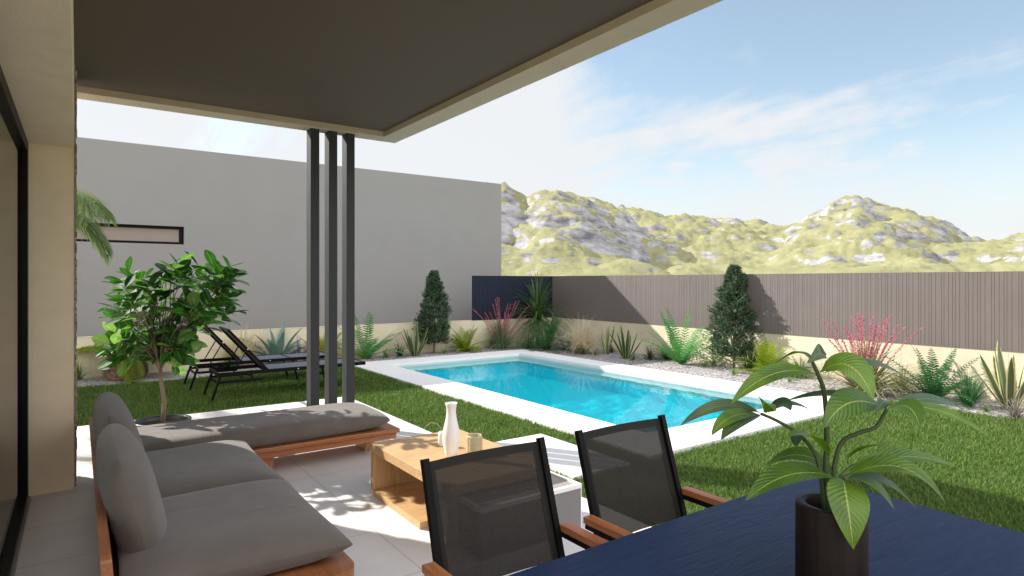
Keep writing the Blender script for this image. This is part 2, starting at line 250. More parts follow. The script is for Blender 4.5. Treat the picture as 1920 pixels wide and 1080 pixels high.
M = dict(
    render=mat('tan_render', (.84, .70, .50), .85, .05, 5, .5, 160, bdist=.004),
    soffit=mat('taupe_soffit', (.11, .080, .058), .75, .04, 3, .1, 200),
    grey_wall=mat('grey_stucco', (.248, .246, .246), .9, .035, 1.2, .25, 90, bdist=.004),
    post=mat('charcoal_aluminium', (.046, .051, .055), .6, .05, 4, .03, 150, spec=.5, metal=.5),
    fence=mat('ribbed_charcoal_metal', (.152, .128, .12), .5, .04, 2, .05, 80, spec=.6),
    black=mat('black_metal', (.004, .004, .005), .42, .1, 20, .05, 200, spec=.12),
    stone=mat('rubble_cladding', (.28, .22, .17), .9, .5, 22, .9, 30, bdist=.03, col2=(.5, .43, .36)),
    tile=tiles_mat(), blocks=blocks_mat(), gravel=gravel_mat(), water=water_mat(),
    coping=mat('white_stone_coping', (.76, .755, .745), .7, .03, 3, .12, 120, bdist=.003),
    pool=mat('aqua_pool_tile', (.05, .74, .85), .5, .03, 3),
    poolwall=mat('aqua_pool_wall', (.02, .72, .84), .5, .03, 3),
    poolband=mat('pool_band', (.55, .53, .50), .6, .05, 8),
    soil=mat('lawn_soil', (.06, .075, .022), .95, .3, 30, .5, 60),
    ground=mat('dry_ground', (.30, .29, .14), .95, .2, .05, .3, 1),
    teak=wood('teak', (.26, .085, .028), (.44, .17, .065), 'Y', 7, .42),
    teakx=wood('teak_lengthwise', (.26, .085, .028), (.44, .17, .065), 'X', 7, .42),
    oak=wood('pale_oak', (.50, .30, .13), (.66, .43, .22), 'X', 6, .5),
    oakv=wood('pale_oak_upright', (.50, .29, .12), (.62, .38, .18), 'Z', 6, .5),
    fabric=fabric_mat(), slate=slate_table_mat(),
    sling=sling_mat('taupe_mesh_sling', (.014, .0115, .0095), .035), sling_solid=sling_mat('taupe_mesh_hem', (.010, .008, .0065), 0),
    lsling=sling_mat('sky_tinted_sling', (.15, .16, .20), 0), lback=sling_mat('brown_sling', (.11, .08, .065), 0),  # lsling: bluish sky reflection put into the seat sling colour
    ceramic=mat('white_ceramic', (.80, .78, .77), .3, .02, 5), beige=mat('beige_ribbed_ceramic', (.42, .36, .22), .5, .1, 30),
    boxwhite=mat('white_lacquer', (.75, .74, .73), .5, .02, 5), boxgrey=mat('grey_stone_side', (.18, .172, .172), .6, .05, 9), boxtop=mat('taupe_stone_top', (.30, .265, .24), .6, .06, 14),
    potb=mat('dark_pot', (.014, .009, .008), .5, .35, 30, .25, 60, spec=.2, stretch=(1, 1, .05)),
    potg=mat('grey_pot', (.055, .058, .065), .38, .1, 6), earth=mat('potting_soil', (.03, .022, .016), .95, .4, 40, .9, 90),
    bark=mat('pale_bark', (.27, .21, .15), .9, .3, 20, .7, 70, stretch=(1, 1, .3)),
    palmbark=mat('shaggy_palm_bark', (.15, .085, .055), .95, .5, 22, 1, 30, bdist=.03, col2=(.33, .22, .15)),
    stemg=mat('green_stem', (.035, .055, .015), .5, .3, 20), hill=hill_mat(),
    inner=mat('beige_room_wall', (.66, .58, .46), .9, .03, 2), innerf=mat('beige_room_floor', (.68, .64, .58), .6, .05, 2),
    fig=leafmat('fig_leaf', (.025, .10, .014), (.06, .20, .030), .28, .55, vein=(.24, .36, .12), spec=.2),
    figedge=leafmat('fig_leaf_pale', (.14, .30, .06), (.24, .42, .11), .35, .35, vein=(.5, .6, .3)),
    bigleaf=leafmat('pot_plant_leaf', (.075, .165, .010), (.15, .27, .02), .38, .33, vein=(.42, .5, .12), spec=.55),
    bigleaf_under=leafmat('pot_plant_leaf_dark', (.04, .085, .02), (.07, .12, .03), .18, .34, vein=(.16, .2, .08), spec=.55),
    fern=leafmat('fern_green', (.06, .20, .055), (.11, .30, .09), .4, .5),
    fernd=leafmat('fern_dark', (.035, .12, .04), (.06, .18, .06), .35, .5),
    cycad=leafmat('yellow_green_frond', (.14, .22, .015), (.26, .33, .03), .4, .5),
    palm=leafmat('palm_frond', (.10, .17, .05), (.22, .28, .12), .35, .45),
    tan=leafmat('tan_grass', (.48, .41, .27), (.68, .61, .45), .4, .7), 
    tuft=leafmat('tuft_green', (.08, .17, .03), (.17, .28, .06), .4, .6),
    tuftd=leafmat('tuft_dark', (.020, .035, .022), (.045, .06, .035), .2, .6),
    tuftp=leafmat('tuft_grey', (.16, .15, .12), (.30, .27, .24), .3, .7),
    blue=leafmat('agave_blue', (.10, .19, .17), (.16, .26, .22), .15, .5),
    sans=leafmat('sansevieria', (.035, .075, .035), (.06, .11, .05), .12, .4, edge=(.42, .42, .16), edge_w=.72),
    sansb=leafmat('sansevieria_pale', (.08, .12, .05), (.14, .17, .07), .12, .4, edge=(.62, .60, .34), edge_w=.62),
    yucca=leafmat('yucca_green', (.045, .10, .03), (.10, .17, .05), .3, .45),
    redy=leafmat('red_yucca_blade', (.10, .17, .09), (.20, .26, .14), .3, .55),
    redy2=leafmat('red_yucca_blade_dry', (.16, .20, .08), (.34, .32, .17), .3, .55),
    pink=leafmat('pink_flower', (.40, .10, .15), (.60, .28, .33), .35, .6),
    conif=leafmat('conifer_green', (.030, .065, .030), (.075, .125, .062), .15, .6),
    croton=leafmat('croton', (.16, .22, .02), (.38, .34, .03), .35, .45), purple=leafmat('blue_flower', (.12, .12, .30), (.2, .2, .45), .3, .6),
    grass=leafmat('lawn_blade', (.042, .105, .020), (.175, .25, .062), .3, .6, spec=.25),
)
def glass_mat():
    m, N, L, P = nodes('window_glass'); N.remove(P); gl = N.new('ShaderNodeBsdfGlossy'); gl.inputs['Roughness'].default_value = .01
    tr = N.new('ShaderNodeBsdfTransparent'); tr.inputs[0].default_value = (.82, .84, .82, 1); fr = N.new('ShaderNodeFresnel'); fr.inputs[0].default_value = 1.6
    mx = N.new('ShaderNodeMixShader'); L.new(fr.outputs[0], mx.inputs[0]); L.new(tr.outputs[0], mx.inputs[1]); L.new(gl.outputs[0], mx.inputs[2]); L.new(mx.outputs[0], N['Material Output'].inputs[0]); return m
M['glass'] = glass_mat()
M['pane'] = mat('taupe_blind_pane', (.24, .20, .175), .35, .03, 2, spec=.5)

# ------------------------------------------------------------------ mesh builder
ORG = {}
class MB:
    def __init__(s): s.v = []; s.f = []; s.uv = []; s.sm = []; s.mi = []; s.cur = 0
    def add(s, vs, fs, uvs=None, smooth=False):
        b = len(s.v); s.v.extend([tuple(p) for p in vs])
        for k, f in enumerate(fs):
            s.f.append([b+i for i in f]); s.sm.append(smooth); s.mi.append(s.cur)
            s.uv.extend([uvs[i] for i in f] if uvs else [(0, 0)]*len(f))
    def box(s, a, b, bev=0):
        x0, y0, z0 = a; x1, y1, z1 = b
        if bev <= 0:
            s.add([(x0,y0,z0),(x1,y0,z0),(x1,y1,z0),(x0,y1,z0),(x0,y0,z1),(x1,y0,z1),(x1,y1,z1),(x0,y1,z1)],
                  [(0,3,2,1),(4,5,6,7),(0,1,5,4),(1,2,6,5),(2,3,7,6),(3,0,4,7)]); return
        import bmesh
        bm = bmesh.new(); bmesh.ops.create_cube(bm, size=1)
        for q in bm.verts: q.co = Vector(((x0+x1)/2+q.co.x*(x1-x0), (y0+y1)/2+q.co.y*(y1-y0), (z0+z1)/2+q.co.z*(z1-z0)))
        bmesh.ops.bevel(bm, geom=list(bm.edges), offset=bev, segments=2, affect='EDGES', profile=.5)
        bm.verts.index_update(); s.add([q.co[:] for q in bm.verts], [[q.index for q in f.verts] for f in bm.faces], smooth=False); bm.free()
    def tube(s, pts, rad, n=8, cap=True, smooth=True):
        pts = [Vector(p) for p in pts]
        if isinstance(rad, (int, float)): rad = [rad]*len(pts)
        vs, fs = [], []; prev = None
        for i, p in enumerate(pts):
            t = (pts[min(i+1, len(pts)-1)]-pts[max(i-1, 0)]).normalized()
            if prev is None:
                u = t.orthogonal().normalized()
            else: u = (prev-t*prev.dot(t)).normalized()
            prev = u; w = t.cross(u)
            for k in range(n):
                a = 2*math.pi*k/n; vs.append(p+(u*math.cos(a)+w*math.sin(a))*rad[i])
        for i in range(len(pts)-1):
            for k in range(n): fs.append((i*n+k, i*n+(k+1)%n, (i+1)*n+(k+1)%n, (i+1)*n+k))
        if cap: fs.append(tuple(range(n))[::-1]); fs.append(tuple((len(pts)-1)*n+k for k in range(n)))
        s.add(vs, fs, smooth=smooth)
    def bar(s, a, b, w, h, up=(0, 0, 1)):
        "rectangular bar from a to b"
        a, b = Vector(a), Vector(b); t = (b-a).normalized(); side = t.cross(Vector(up)).normalized(); n = side.cross(t)
        vs = []
        for p in (a, b):
            for i, j in ((-1,-1),(1,-1),(1,1),(-1,1)): vs.append(p+side*w/2*i+n*h/2*j)
        s.add(vs, [(0,1,2,3),(7,6,5,4),(0,4,5,1),(1,5,6,2),(2,6,7,3),(3,7,4,0)])
    def lathe(s, c, prof, n=40, smooth=True):
        c = Vector(c); vs, fs = [], []
        for r, z in prof:
            for k in range(n):
                a = 2*math.pi*k/n; vs.append((c.x+r*math.cos(a), c.y+r*math.sin(a), c.z+z))
        for i in range(len(prof)-1):
            for k in range(n): fs.append((i*n+k, i*n+(k+1)%n, (i+1)*n+(k+1)%n, (i+1)*n+k))
        s.add(vs, fs, smooth=smooth)
    def ribbon(s, pts, wid, up=(0, 0, 1), fold=.15, smooth=True, side=None):
        "leaf or blade along pts; wid = half widths; V-folded across"
        pts = [Vector(p) for p in pts]; up = Vector(up); vs, fs, uv = [], [], []; n = len(pts)
        ps = None
        for i, p in enumerate(pts):
            t = (pts[min(i+1, n-1)]-pts[max(i-1, 0)])
            if t.length < 1e-9: t = Vector((0, 0, 1))
            t.normalize()
            sd_ = t.cross(up) if side is None else Vector(side)-t*Vector(side).dot(t)
            if sd_.length < .05: sd_ = ps if ps else t.orthogonal()
            sd_.normalize()
            if ps is not None and sd_.dot(ps) < 0: sd_ = -sd_
            ps = sd_; nn = sd_.cross(t).normalized()
            w = wid[i]; vs += [p-sd_*w+nn*w*fold, p, p+sd_*w+nn*w*fold]; v = i/(n-1); uv += [(0, v), (.5, v), (1, v)]
        for i in range(n-1):
            a = i*3; fs += [(a, a+1, a+4, a+3), (a+1, a+2, a+5, a+4)]
        s.add(vs, fs, uv, smooth)
    def blade(s, p, d, L_, w, droop=.4, n=5, up=(0, 0, 1), fold=.2, prof=None):
        "blade from p in direction d, bending down towards its tip"
        p = Vector(p); d = Vector(d).normalized(); pts = []; q = p.copy(); st = L_/n
        for i in range(n+1):
            pts.append(q.copy()); d = (d+Vector((0, 0, -droop/n*(1+i*.5)))).normalized(); q += d*st
        if prof is None: wid = [w*(1-(i/n)**1.6)+.0002 for i in range(n+1)]
        else: wid = [w*prof(i/n)+.0002 for i in range(n+1)]
        s.ribbon(pts, wid, up, fold); return pts
    def build(s, name, mats, parent=None, link=True):
        if not isinstance(mats, (list, tuple)): mats = [mats]
        me = bpy.data.meshes.new(name)
        o0 = ORG.get(parent.name, Vector((0, 0, 0))) if parent else Vector((0, 0, 0))
        vs = [(x-o0.x, y-o0.y, z-o0.z) for x, y, z in s.v]
        me.from_pydata(vs, [], s.f); me.polygons.foreach_set('use_smooth', s.sm)
        for m in mats: me.materials.append(m)
        if len(mats) > 1: me.polygons.foreach_set('material_index', s.mi)
        ul = me.uv_layers.new(name='uv'); ul.data.foreach_set('uv', [c for p in s.uv for c in p])
        me.update()
        o = bpy.data.objects.new(name, me); scene.collection.objects.link(o)
        if parent: o.parent = parent; ORG[o.name] = o0
        return o
def tag(o, label, cat, group=None):
    o['label'] = label; o['category'] = cat
    if group: o['group'] = group
    return o
def struct(o): o['kind'] = 'structure'; return o
def stuff(o): o['kind'] = 'stuff'; return o
def thing(name, label, cat, loc, group=None):
    e = bpy.data.objects.new(name, None); scene.collection.objects.link(e); e.location = loc; e.empty_display_size = .1
    ORG[e.name] = Vector(loc); return tag(e, label, cat, group)
def copy_tree(o, parent=None):
    c = o.copy(); scene.collection.objects.link(c)
    if parent: c.parent = parent
    for ch in list(o.children): copy_tree(ch, c)
    return c
def bx(name, m, parent, *boxes, bev=0):
    mb = MB()
    for a, b in boxes: mb.box(a, b, bev)
    return mb.build(name, m, parent)

# ------------------------------------------------------------------ ground
TX, TY = 2.86, 7.75                       # terrace edge
PX0, PX1, PY0, PY1 = 4.58, 7.47, 4.17, 10.3   # pool water
CX0, CX1, CY0, CY1 = 4.0, 7.98, 3.60, 10.85   # coping outside
WX, WY, WZ = 9.58, 11.8, .61              # garden wall faces, height
mb = MB(); S = 3000
def sheet(mb, x0, y0, x1, y1, z): mb.add([(x0,y0,z),(x1,y0,z),(x1,y1,z),(x0,y1,z)], [(0,1,2,3)])
# ground ring around the pool pit
for r in ((-S,-S,S,PY0-.3), (-S,PY1+.3,S,S), (-S,PY0-.3,PX0-.3,PY1+.3), (PX1+.3,PY0-.3,S,PY1+.3)): sheet(mb, *r, -.06)
struct(mb.build('ground', M['ground']))
mb = MB()
for r in ((-5,10.72,WX,WY), (CX1,3.58,WX,10.72), (8.42,-6,WX,3.58), (CX0,CY1,CX1,10.72)):
    if r[3] > r[1] : sheet(mb, *r, -.028)
struct(mb.build('gravel_bed', M['gravel']))
mb = MB()
LAWN = [(-5,TY,CX0,10.72), (TX,4.77,CX0,TY), (TX,3.58,3.1,4.77), (3.72,3.58,CX0,4.77), (TX,-6,8.42,3.58)]
for r in LAWN: sheet(mb, *r, -.035)
struct(mb.build('lawn', M['soil']))
mb = MB(); mb.box((-.30,-6,-.2), (TX,TY,0)); mb.box((-5,5.8,-.2), (-.30,TY,0)); struct(mb.build('terrace', M['tile']))
mb = MB(); mb.box((3.1,3.56,-.2), (3.72,4.76,0), .004); struct(mb.build('path', M['coping']))
# swimming pool
pool = thing('swimming_pool', 'rectangular swimming pool with turquoise lining and wide white stone edge', 'pool', (6.0, 7.2, 0))
mb = MB()
for r in ((CX0,CY0,CX1,PY0), (CX0,PY1,CX1,CY1), (CX0,PY0,PX0,PY1), (PX1,PY0,CX1,PY1)): mb.box((r[0],r[1],-.045), (r[2],r[3],.004))
mb.build('coping', M['coping'], pool)
mb = MB(); D = -.40; e = .012
for (x0,y0,x1,y1) in ((PX0+e,PY0+e,PX1-e,PY0+e),(PX1-e,PY0+e,PX1-e,PY1-e),(PX1-e,PY1-e,PX0+e,PY1-e),(PX0+e,PY1-e,PX0+e,PY0+e)):
    mb.add([(x0,y0,D),(x1,y1,D),(x1,y1,-.2),(x0,y0,-.2)], [(0,3,2,1)])
mb.build('basin_wall', M['poolwall'], pool)
mb = MB()
for (x0,y0,x1,y1) in ((PX0+e,PY0+e,PX1-e,PY0+e),(PX1-e,PY0+e,PX1-e,PY1-e),(PX1-e,PY1-e,PX0+e,PY1-e),(PX0+e,PY1-e,PX0+e,PY0+e)):
    mb.add([(x0,y0,-.2),(x1,y1,-.2),(x1,y1,-.04),(x0,y0,-.04)], [(0,3,2,1)])
mb.build('waterline_band', M['poolband'], pool)
mb = MB(); sheet(mb, PX0,PY0,PX1,PY1,D); mb.build('basin_floor', M['pool'], pool)
mb = MB(); sheet(mb, PX0+.01,PY0+.01,PX1-.01,PY1-.01,-.075); struct(mb.build('water', M['water']))

# ------------------------------------------------------------------ lawn blades (uncountable): one object
def grass_mesh():
    V, F = [], []; cnt = 0
    camp = np.array([0., 0.])
    allv = []
    for (x0,y0,x1,y1) in LAWN:
        y0_ = max(y0, -.6); nx, ny = max(1, int((x1-x0)/.5)), max(1, int((y1-y0_)/.5))
        for i in range(nx):
            for j in range(ny):
                ax, bx_ = x0+(x1-x0)*i/nx, x0+(x1-x0)*(i+1)/nx; ay, by = y0_+(y1-y0_)*j/ny, y0_+(y1-y0_)*(j+1)/ny
                cx, cy = (ax+bx_)/2, (ay+by)/2; d = cx*FW[0]+cy*FW[1]; s = cx*RT[0]+cy*RT[1]
                if d < .4 or abs(s/d) > 1.15: continue
                if cx < -.6: continue
                dens = 9000 if d < 4.2 else 9000*(4.2/d)**1.25
                k = int(dens*(bx_-ax)*(by-ay)); 
                x = rng.uniform(ax, bx_, k); y = rng.uniform(ay, by, k); sc = np.full(k, max(1, (d/4.2))**.65)
                allv.append(np.stack([x, y, sc], 1))
    A = np.concatenate(allv); n = len(A)
    x, y, sc = A.T
    clump = .5+.5*np.sin(x*3.1+1.7*np.sin(y*2.3))*np.sin(y*2.7+1.3*np.sin(x*1.9))
    h = rng.uniform(.023, .052, n)*(.85+.35*clump); w = rng.uniform(.0020, .0036, n)*sc; a = rng.uniform(0, 2*np.pi, n)
    la = a+rng.normal(0, .9, n); lean = rng.uniform(.15, .95, n)*h
    base = np.stack([x, y, np.full(n, -.036)], 1); wd = np.stack([np.cos(a), np.sin(a), np.zeros(n)], 1)*w[:, None]
    ld = np.stack([np.cos(la+1.57), np.sin(la+1.57), np.zeros(n)], 1)*lean[:, None]; up = np.array([0, 0, 1.])
    m1 = base+ld*.3+up*(h*.62)[:, None]; tip = base+ld*1.0+up*h[:, None]
    P = np.stack([base-wd, base+wd, m1+wd*.8, m1-wd*.8, tip], 1).reshape(-1, 3)
    b = np.arange(n)*5
    quads = np.stack([b, b+1, b+2, b+3], 1); tris = np.stack([b+3, b+2, b+4], 1)
    loops = np.concatenate([quads, tris], 1).reshape(-1)
    me = bpy.data.meshes.new('lawn_grass'); me.vertices.add(n*5); me.vertices.foreach_set('co', P.reshape(-1))
    me.loops.add(n*7); me.loops.foreach_set('vertex_index', loops); me.polygons.add(n*2)
    ls = np.stack([np.arange(n)*7, np.arange(n)*7+4], 1).reshape(-1)
    me.polygons.foreach_set('loop_start', ls); me.polygons.foreach_set('loop_total', np.tile([4, 3], n)); me.update(); me.validate()
    me.materials.append(M['grass']); o = bpy.data.objects.new('grass', me); scene.collection.objects.link(o); stuff(o)
    tag(o, 'short thick green grass covering the lawn around the terrace and pool', 'grass'); print('blades', n)
grass_mesh()

# ------------------------------------------------------------------ house
H, SOF = 3.0, 3.054
house = thing('house', 'tan rendered house with flat roof overhang on three dark posts and a sliding glass door', 'house', (-.3, 5.6, 0))
bx('wall', M['render'], house, ((-.29,5.43,0),(-.02,5.80,SOF)), ((-.29,.9,2.46),(-.02,5.43,SOF)), ((-1.7,5.50,0),(-.29,5.80,SOF)), ((-2.6,5.50,2.8),(-1.7,5.80,SOF)), ((-2.66,.9,2.92),(-2.60,5.8,SOF)))  # gap in the unseen north wall is added to let sun in
bx('sky_blocker', M['render'], house, ((-2.9,.9,SOF+.062),(-.30,5.5,6.3)))  # unseen upper block added to keep western sky light off the fence
# rubble cladding: ragged stones on the outer face
mb = MB()
rr = random.Random(3); z = .02
while z < SOF-.02:
    hgt = rr.uniform(.03, .075); y = 5.42
    while y < 5.80:
        ln = rr.uniform(.08, .22); dx = rr.uniform(.004, .017)
        mb.box((-.019, y+.002, z+.002), (-.019+dx, min(y+ln, 5.82)-.002, min(z+hgt, SOF)-.002), .003); y += ln
    z += hgt
mb.build('stone_cladding', M['stone'], house)
bx('beam', mat('tan_beam', (.56, .475, .36), .85, .05, 5, .4, 160, bdist=.004), house, ((2.60,1.72,H),(2.814,6.184,H+.14)), ((-2.9,5.97,H),(2.60,6.184,H+.14)))
bx('soffit', M['soffit'], house, ((-.02,1.72,SOF),(2.60,5.97,SOF+.06)), ((-2.9,.9,SOF+.002),(-.02,5.97,SOF+.06)))
for k in range(3):
    x0 = 1.862+.181*k
    bx('post', M['post'], house, ((x0,6.04,0),(x0+.086,6.178,H)), bev=.004)
door = bx('door_frame', M['black'], house, ((-.34,5.33,0),(-.28,5.43,2.46)), ((-.34,1.1,2.385),(-.28,5.33,2.46)), ((-.34,1.1,0),(-.28,5.33,.055)), ((-.335,3.0,.055),(-.285,3.08,2.385)))
bx('pane', M['glass'], door, ((-.315,1.1,.055),(-.307,5.33,2.385)))
bx('rail', mat('steel_track', (.35, .38, .42), .3, metal=.8), door, ((-.278,1.1,.004),(-.262,5.33,.03)))
bx('added_mullion', M['black'], house, ((-2.66,1.1,0),(-2.61,1.16,2.92)), ((-2.66,2.5,0),(-2.61,2.56,2.92)), ((-2.66,4.0,0),(-2.61,4.06,2.92)), ((-2.66,5.44,0),(-2.61,5.5,2.92)))  # unseen open west side, added so sun brightens the room and terrace
bx('interior_wall', M['inner'], house, ((-1.7,5.45,0),(-.35,5.498,SOF)), ((-2.6,1.15,3.0),(-.35,5.45,3.03)))
bx('interior_floor', M['innerf'], house, ((-2.6,1.15,-.05),(-.345,5.45,.01)))

# ------------------------------------------------------------------ neighbouring building, garden wall, fence
BY, BZ, BX1 = 12.96, 3.984, 8.84
nb = thing('neighbouring_building', 'tall plain grey stucco building with one long slit window behind the garden wall', 'building', (2, BY, 0))
wy = BY; wx0, wx1, wz0, wz1 = -1.6, 1.63, 2.185, 2.52
mb = MB(); 
for a, b in (((-9,wy,0),(wx0,wy+6,BZ)), ((wx1,wy,0),(BX1,wy+6,BZ)), ((wx0,wy,0),(wx1,wy+6,wz0)), ((wx0,wy,wz1),(wx1,wy+6,BZ))): pass
# front wall with a recess for the window
xs = [-9, wx0, wx1, BX1]; zs = [-.05, wz0, wz1, BZ]
for i in range(3):
    for j in range(3):
        if i == 1 and j == 1: continue
        mb.add([(xs[i],wy,zs[j]),(xs[i+1],wy,zs[j]),(xs[i+1],wy,zs[j+1]),(xs[i],wy,zs[j+1])], [(0,1,2,3)])
r = .10
mb.add([(wx0,wy,wz0),(wx1,wy,wz0),(wx1,wy+r,wz0),(wx0,wy+r,wz0),(wx0,wy,wz1),(wx1,wy,wz1),(wx1,wy+r,wz1),(wx0,wy+r,wz1)], [(0,1,2,3),(4,7,6,5),(0,3,7,4),(1,5,6,2)])
mb.add([(-9,wy,-.05),(BX1,wy,-.05),(BX1,wy+7,-.05),(-9,wy+7,-.05),(-9,wy,BZ),(BX1,wy,BZ),(BX1,wy+7,BZ),(-9,wy+7,BZ)], [(4,5,6,7),(1,2,6,5),(2,3,7,6),(3,0,4,7)])
mb.build('wall', M['grey_wall'], nb)
wf = bx('window_frame', M['black'], nb, ((wx0,wy+.06,wz0),(wx1,wy+.095,wz0+.045)), ((wx0,wy+.06,wz1-.05),(wx1,wy+.095,wz1)), ((wx1-.075,wy+.06,wz0+.045),(wx1,wy+.095,wz1-.05)), ((wx0,wy+.06,wz0+.045),(wx0+.06,wy+.095,wz1-.05)))
bx('pane', M['pane'], wf, ((wx0+.06,wy+.085,wz0+.045),(wx1-.075,wy+.093,wz1-.05)))
gw = MB()
T = .2
gw.box((-9,WY,-.1),(WX+T,WY+T,WZ)); gw.box((WX,-8,-.1),(WX+T,WY,WZ)); 
gwo = gw.build('garden_wall', M['blocks']); tag(gwo, 'low cream block garden wall running round the planting bed below the ribbed fence', 'wall')
FT = 1.622
fence = thing('ribbed_fence', 'ribbed dark metal screen fence standing on the low cream garden wall', 'fence', (WX+.1, WY, WZ))
def ribbed(p0, p1, nrm):
    "sheet with narrow vertical grooves, 4 cm thick"
    p0, p1, nrm = Vector(p0), Vector(p1), Vector(nrm); L_ = (p1-p0).length; t = (p1-p0).normalized(); prof = []; s_ = 0
    k = 0; pat = [.05, .05, .03, .05, .07, .03]
    while s_ < L_:
        pitch = pat[k % 6]; k += 1; e_ = min(s_+pitch-.005, L_)
        prof += [(s_, .0), (e_, .0)]
        if e_+.006 < L_: prof += [(e_+.001, -.0025), (e_+.004, -.0025)]
        s_ += pitch
    mb = MB(); vs = []; n = len(prof)
    for z_ in (WZ-.0, FT):
        for q, dd in prof:
            p = p0+t*q+nrm*dd; vs.append((p.x, p.y, z_))
    for z_ in (WZ-.0, FT):
        for q, dd in prof:
            p = p0+t*q-nrm*.04; vs.append((p.x, p.y, z_))
    fs = [(i, i+1, n+i+1, n+i) for i in range(n-1)]+[(2*n+i, 3*n+i, 3*n+i+1, 2*n+i+1) for i in range(n-1)]+[(n+i, n+i+1, 3*n+i+1, 3*n+i) for i in range(n-1)]
    fs += [(0, n, 3*n, 2*n), (n-1, 3*n-1, 4*n-1, 2*n-1)]
    mb.add(vs, fs); return mb
fx, fy = WX-.004, WY-.004
ribbed((7.27,fy,0), (fx,fy,0), (0,-1,0)).build('back_panel', mat('shade_tinted_ribbed_metal', (.012, .017, .032), .55, .05, 2, .05, 80, spec=.2), fence)  # shade put into this panel's colour; same metal as the side panel
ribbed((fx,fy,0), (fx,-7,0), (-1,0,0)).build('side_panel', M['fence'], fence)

# ------------------------------------------------------------------ hills
def vnoise(x, y, seed=0):
    xi, yi = np.floor(x).astype(np.int64), np.floor(y).astype(np.int64); xf, yf = x-xi, y-yi
    def h(a, b):
        n_ = (a*374761393+b*668265263+seed*1442695041) & 0x7fffffff; n_ = ((n_ ^ (n_ >> 13))*1274126177) & 0x7fffffff
        return ((n_ ^ (n_ >> 16)) & 0xffff)/65535.
    u, v = xf*xf*xf*(xf*(xf*6-15)+10), yf*yf*yf*(yf*(yf*6-15)+10)
    return (h(xi, yi)*(1-u)+h(xi+1, yi)*u)*(1-v)+(h(xi, yi+1)*(1-u)+h(xi+1, yi+1)*u)*v
def fbm(x, y, o=6, seed=0, ridge=False):
    t, a, f = 0, 1, 1; tot = 0
    for i in range(o):
        n_ = vnoise(x*f+i*17.3, y*f-i*9.1, seed+i)
        if ridge: n_ = 1-np.abs(2*n_-1)
        t = t+n_*a; tot += a; a *= .5; f *= 2.03
    return t/tot
def hills():
    nr, na = 300, 620
    rr_ = 230*(1500/230)**np.linspace(0, 1, nr); az = np.radians(np.linspace(14, 100, na))
    Rg, Ag = np.meshgrid(rr_, az, indexing='ij'); X, Y = Rg*np.sin(Ag), Rg*np.cos(Ag)
    wx = X+60*(fbm(X/160, Y/160, 3, 5)-.5); wy_ = Y+60*(fbm(X/160, Y/160, 3, 9)-.5)
    ang = np.arctan2(wx, wy_); rad = np.hypot(wx, wy_)
    def ridge(us, vs, dist, w0, w1):
        a_ = YAW+np.arctan((np.array(us)-960)/CAM_F); hh = (HOR-np.array(vs))/CAM_F*dist*np.cos(a_-YAW)
        Hh = np.interp(ang, a_, hh); k = (rad-dist)
        p = np.where(k < 0, np.clip(1+k/w0, 0, 1), np.clip(1-k/w1, 0, 1)); p = p*p*(3-2*p)*.35+p*.65
        return Hh*p
    A = ridge([500,800,900,945,1000,1075,1130,1190,1250,1310,1400], [420,380,352,352,376,358,380,410,455,508,527], 560, 260, 300)
    B = ridge([900,1180,1230,1330,1400,1480,1520,1560,1620,1700,1750,1790,1850,1920,2050,2300], [420,398,394,412,426,434,408,394,382,402,420,440,450,443,420,440], 950, 560, 400)
    base = np.maximum(A, B)+.25*np.minimum(A, B)
    amp = np.clip(base/60, 0.03, 1)
    rg = fbm(X/120, Y/120, 6, 21, True); f2 = fbm(X/38, Y/38, 5, 33); f3 = fbm(X/260, Y/260, 3, 41)
    amp2 = np.clip(base/25, 0.05, 1)
    Z = base*(.80+.28*rg)+amp*((f3-.5)*22)+amp2*((f2-.5)*22+(fbm(X/21, Y/21, 4, 63)-.5)*8)-1.5
    # rocky terraces on part of the slopes
    msk = np.clip((fbm(X/75, Y/75, 3, 77)-.45)*7, 0, 1)*amp2
    st = 13.; q = Z/st; fq = np.floor(q); fr = q-fq; Zt = (fq+np.clip((fr-.35)/.3, 0, 1))*st
    Z = Z*(1-.3*msk)+Zt*.3*msk+msk*(fbm(X/14, Y/14, 4, 91, True)-.5)*5
    edge = np.clip((Rg-230)/60, 0, 1); Z = Z*edge-1*(1-edge)
    V = np.stack([X, Y, Z], -1).reshape(-1, 3); i = (np.arange(nr-1)[:, None]*na+np.arange(na-1)[None]).reshape(-1)
    Fq = np.stack([i, i+na, i+na+1, i+1], 1)
    me = bpy.data.meshes.new('hills'); me.vertices.add(len(V)); me.vertices.foreach_set('co', V.reshape(-1)); me.loops.add(Fq.size); me.loops.foreach_set('vertex_index', Fq.reshape(-1))
    me.polygons.add(len(Fq)); me.polygons.foreach_set('loop_start', np.arange(len(Fq))*4); me.polygons.foreach_set('loop_total', np.full(len(Fq), 4)); me.polygons.foreach_set('use_smooth', np.ones(len(Fq), bool)); me.update(); me.validate()
    me.materials.append(M['hill']); o = bpy.data.objects.new('hills', me); scene.collection.objects.link(o); struct(o)
hills()

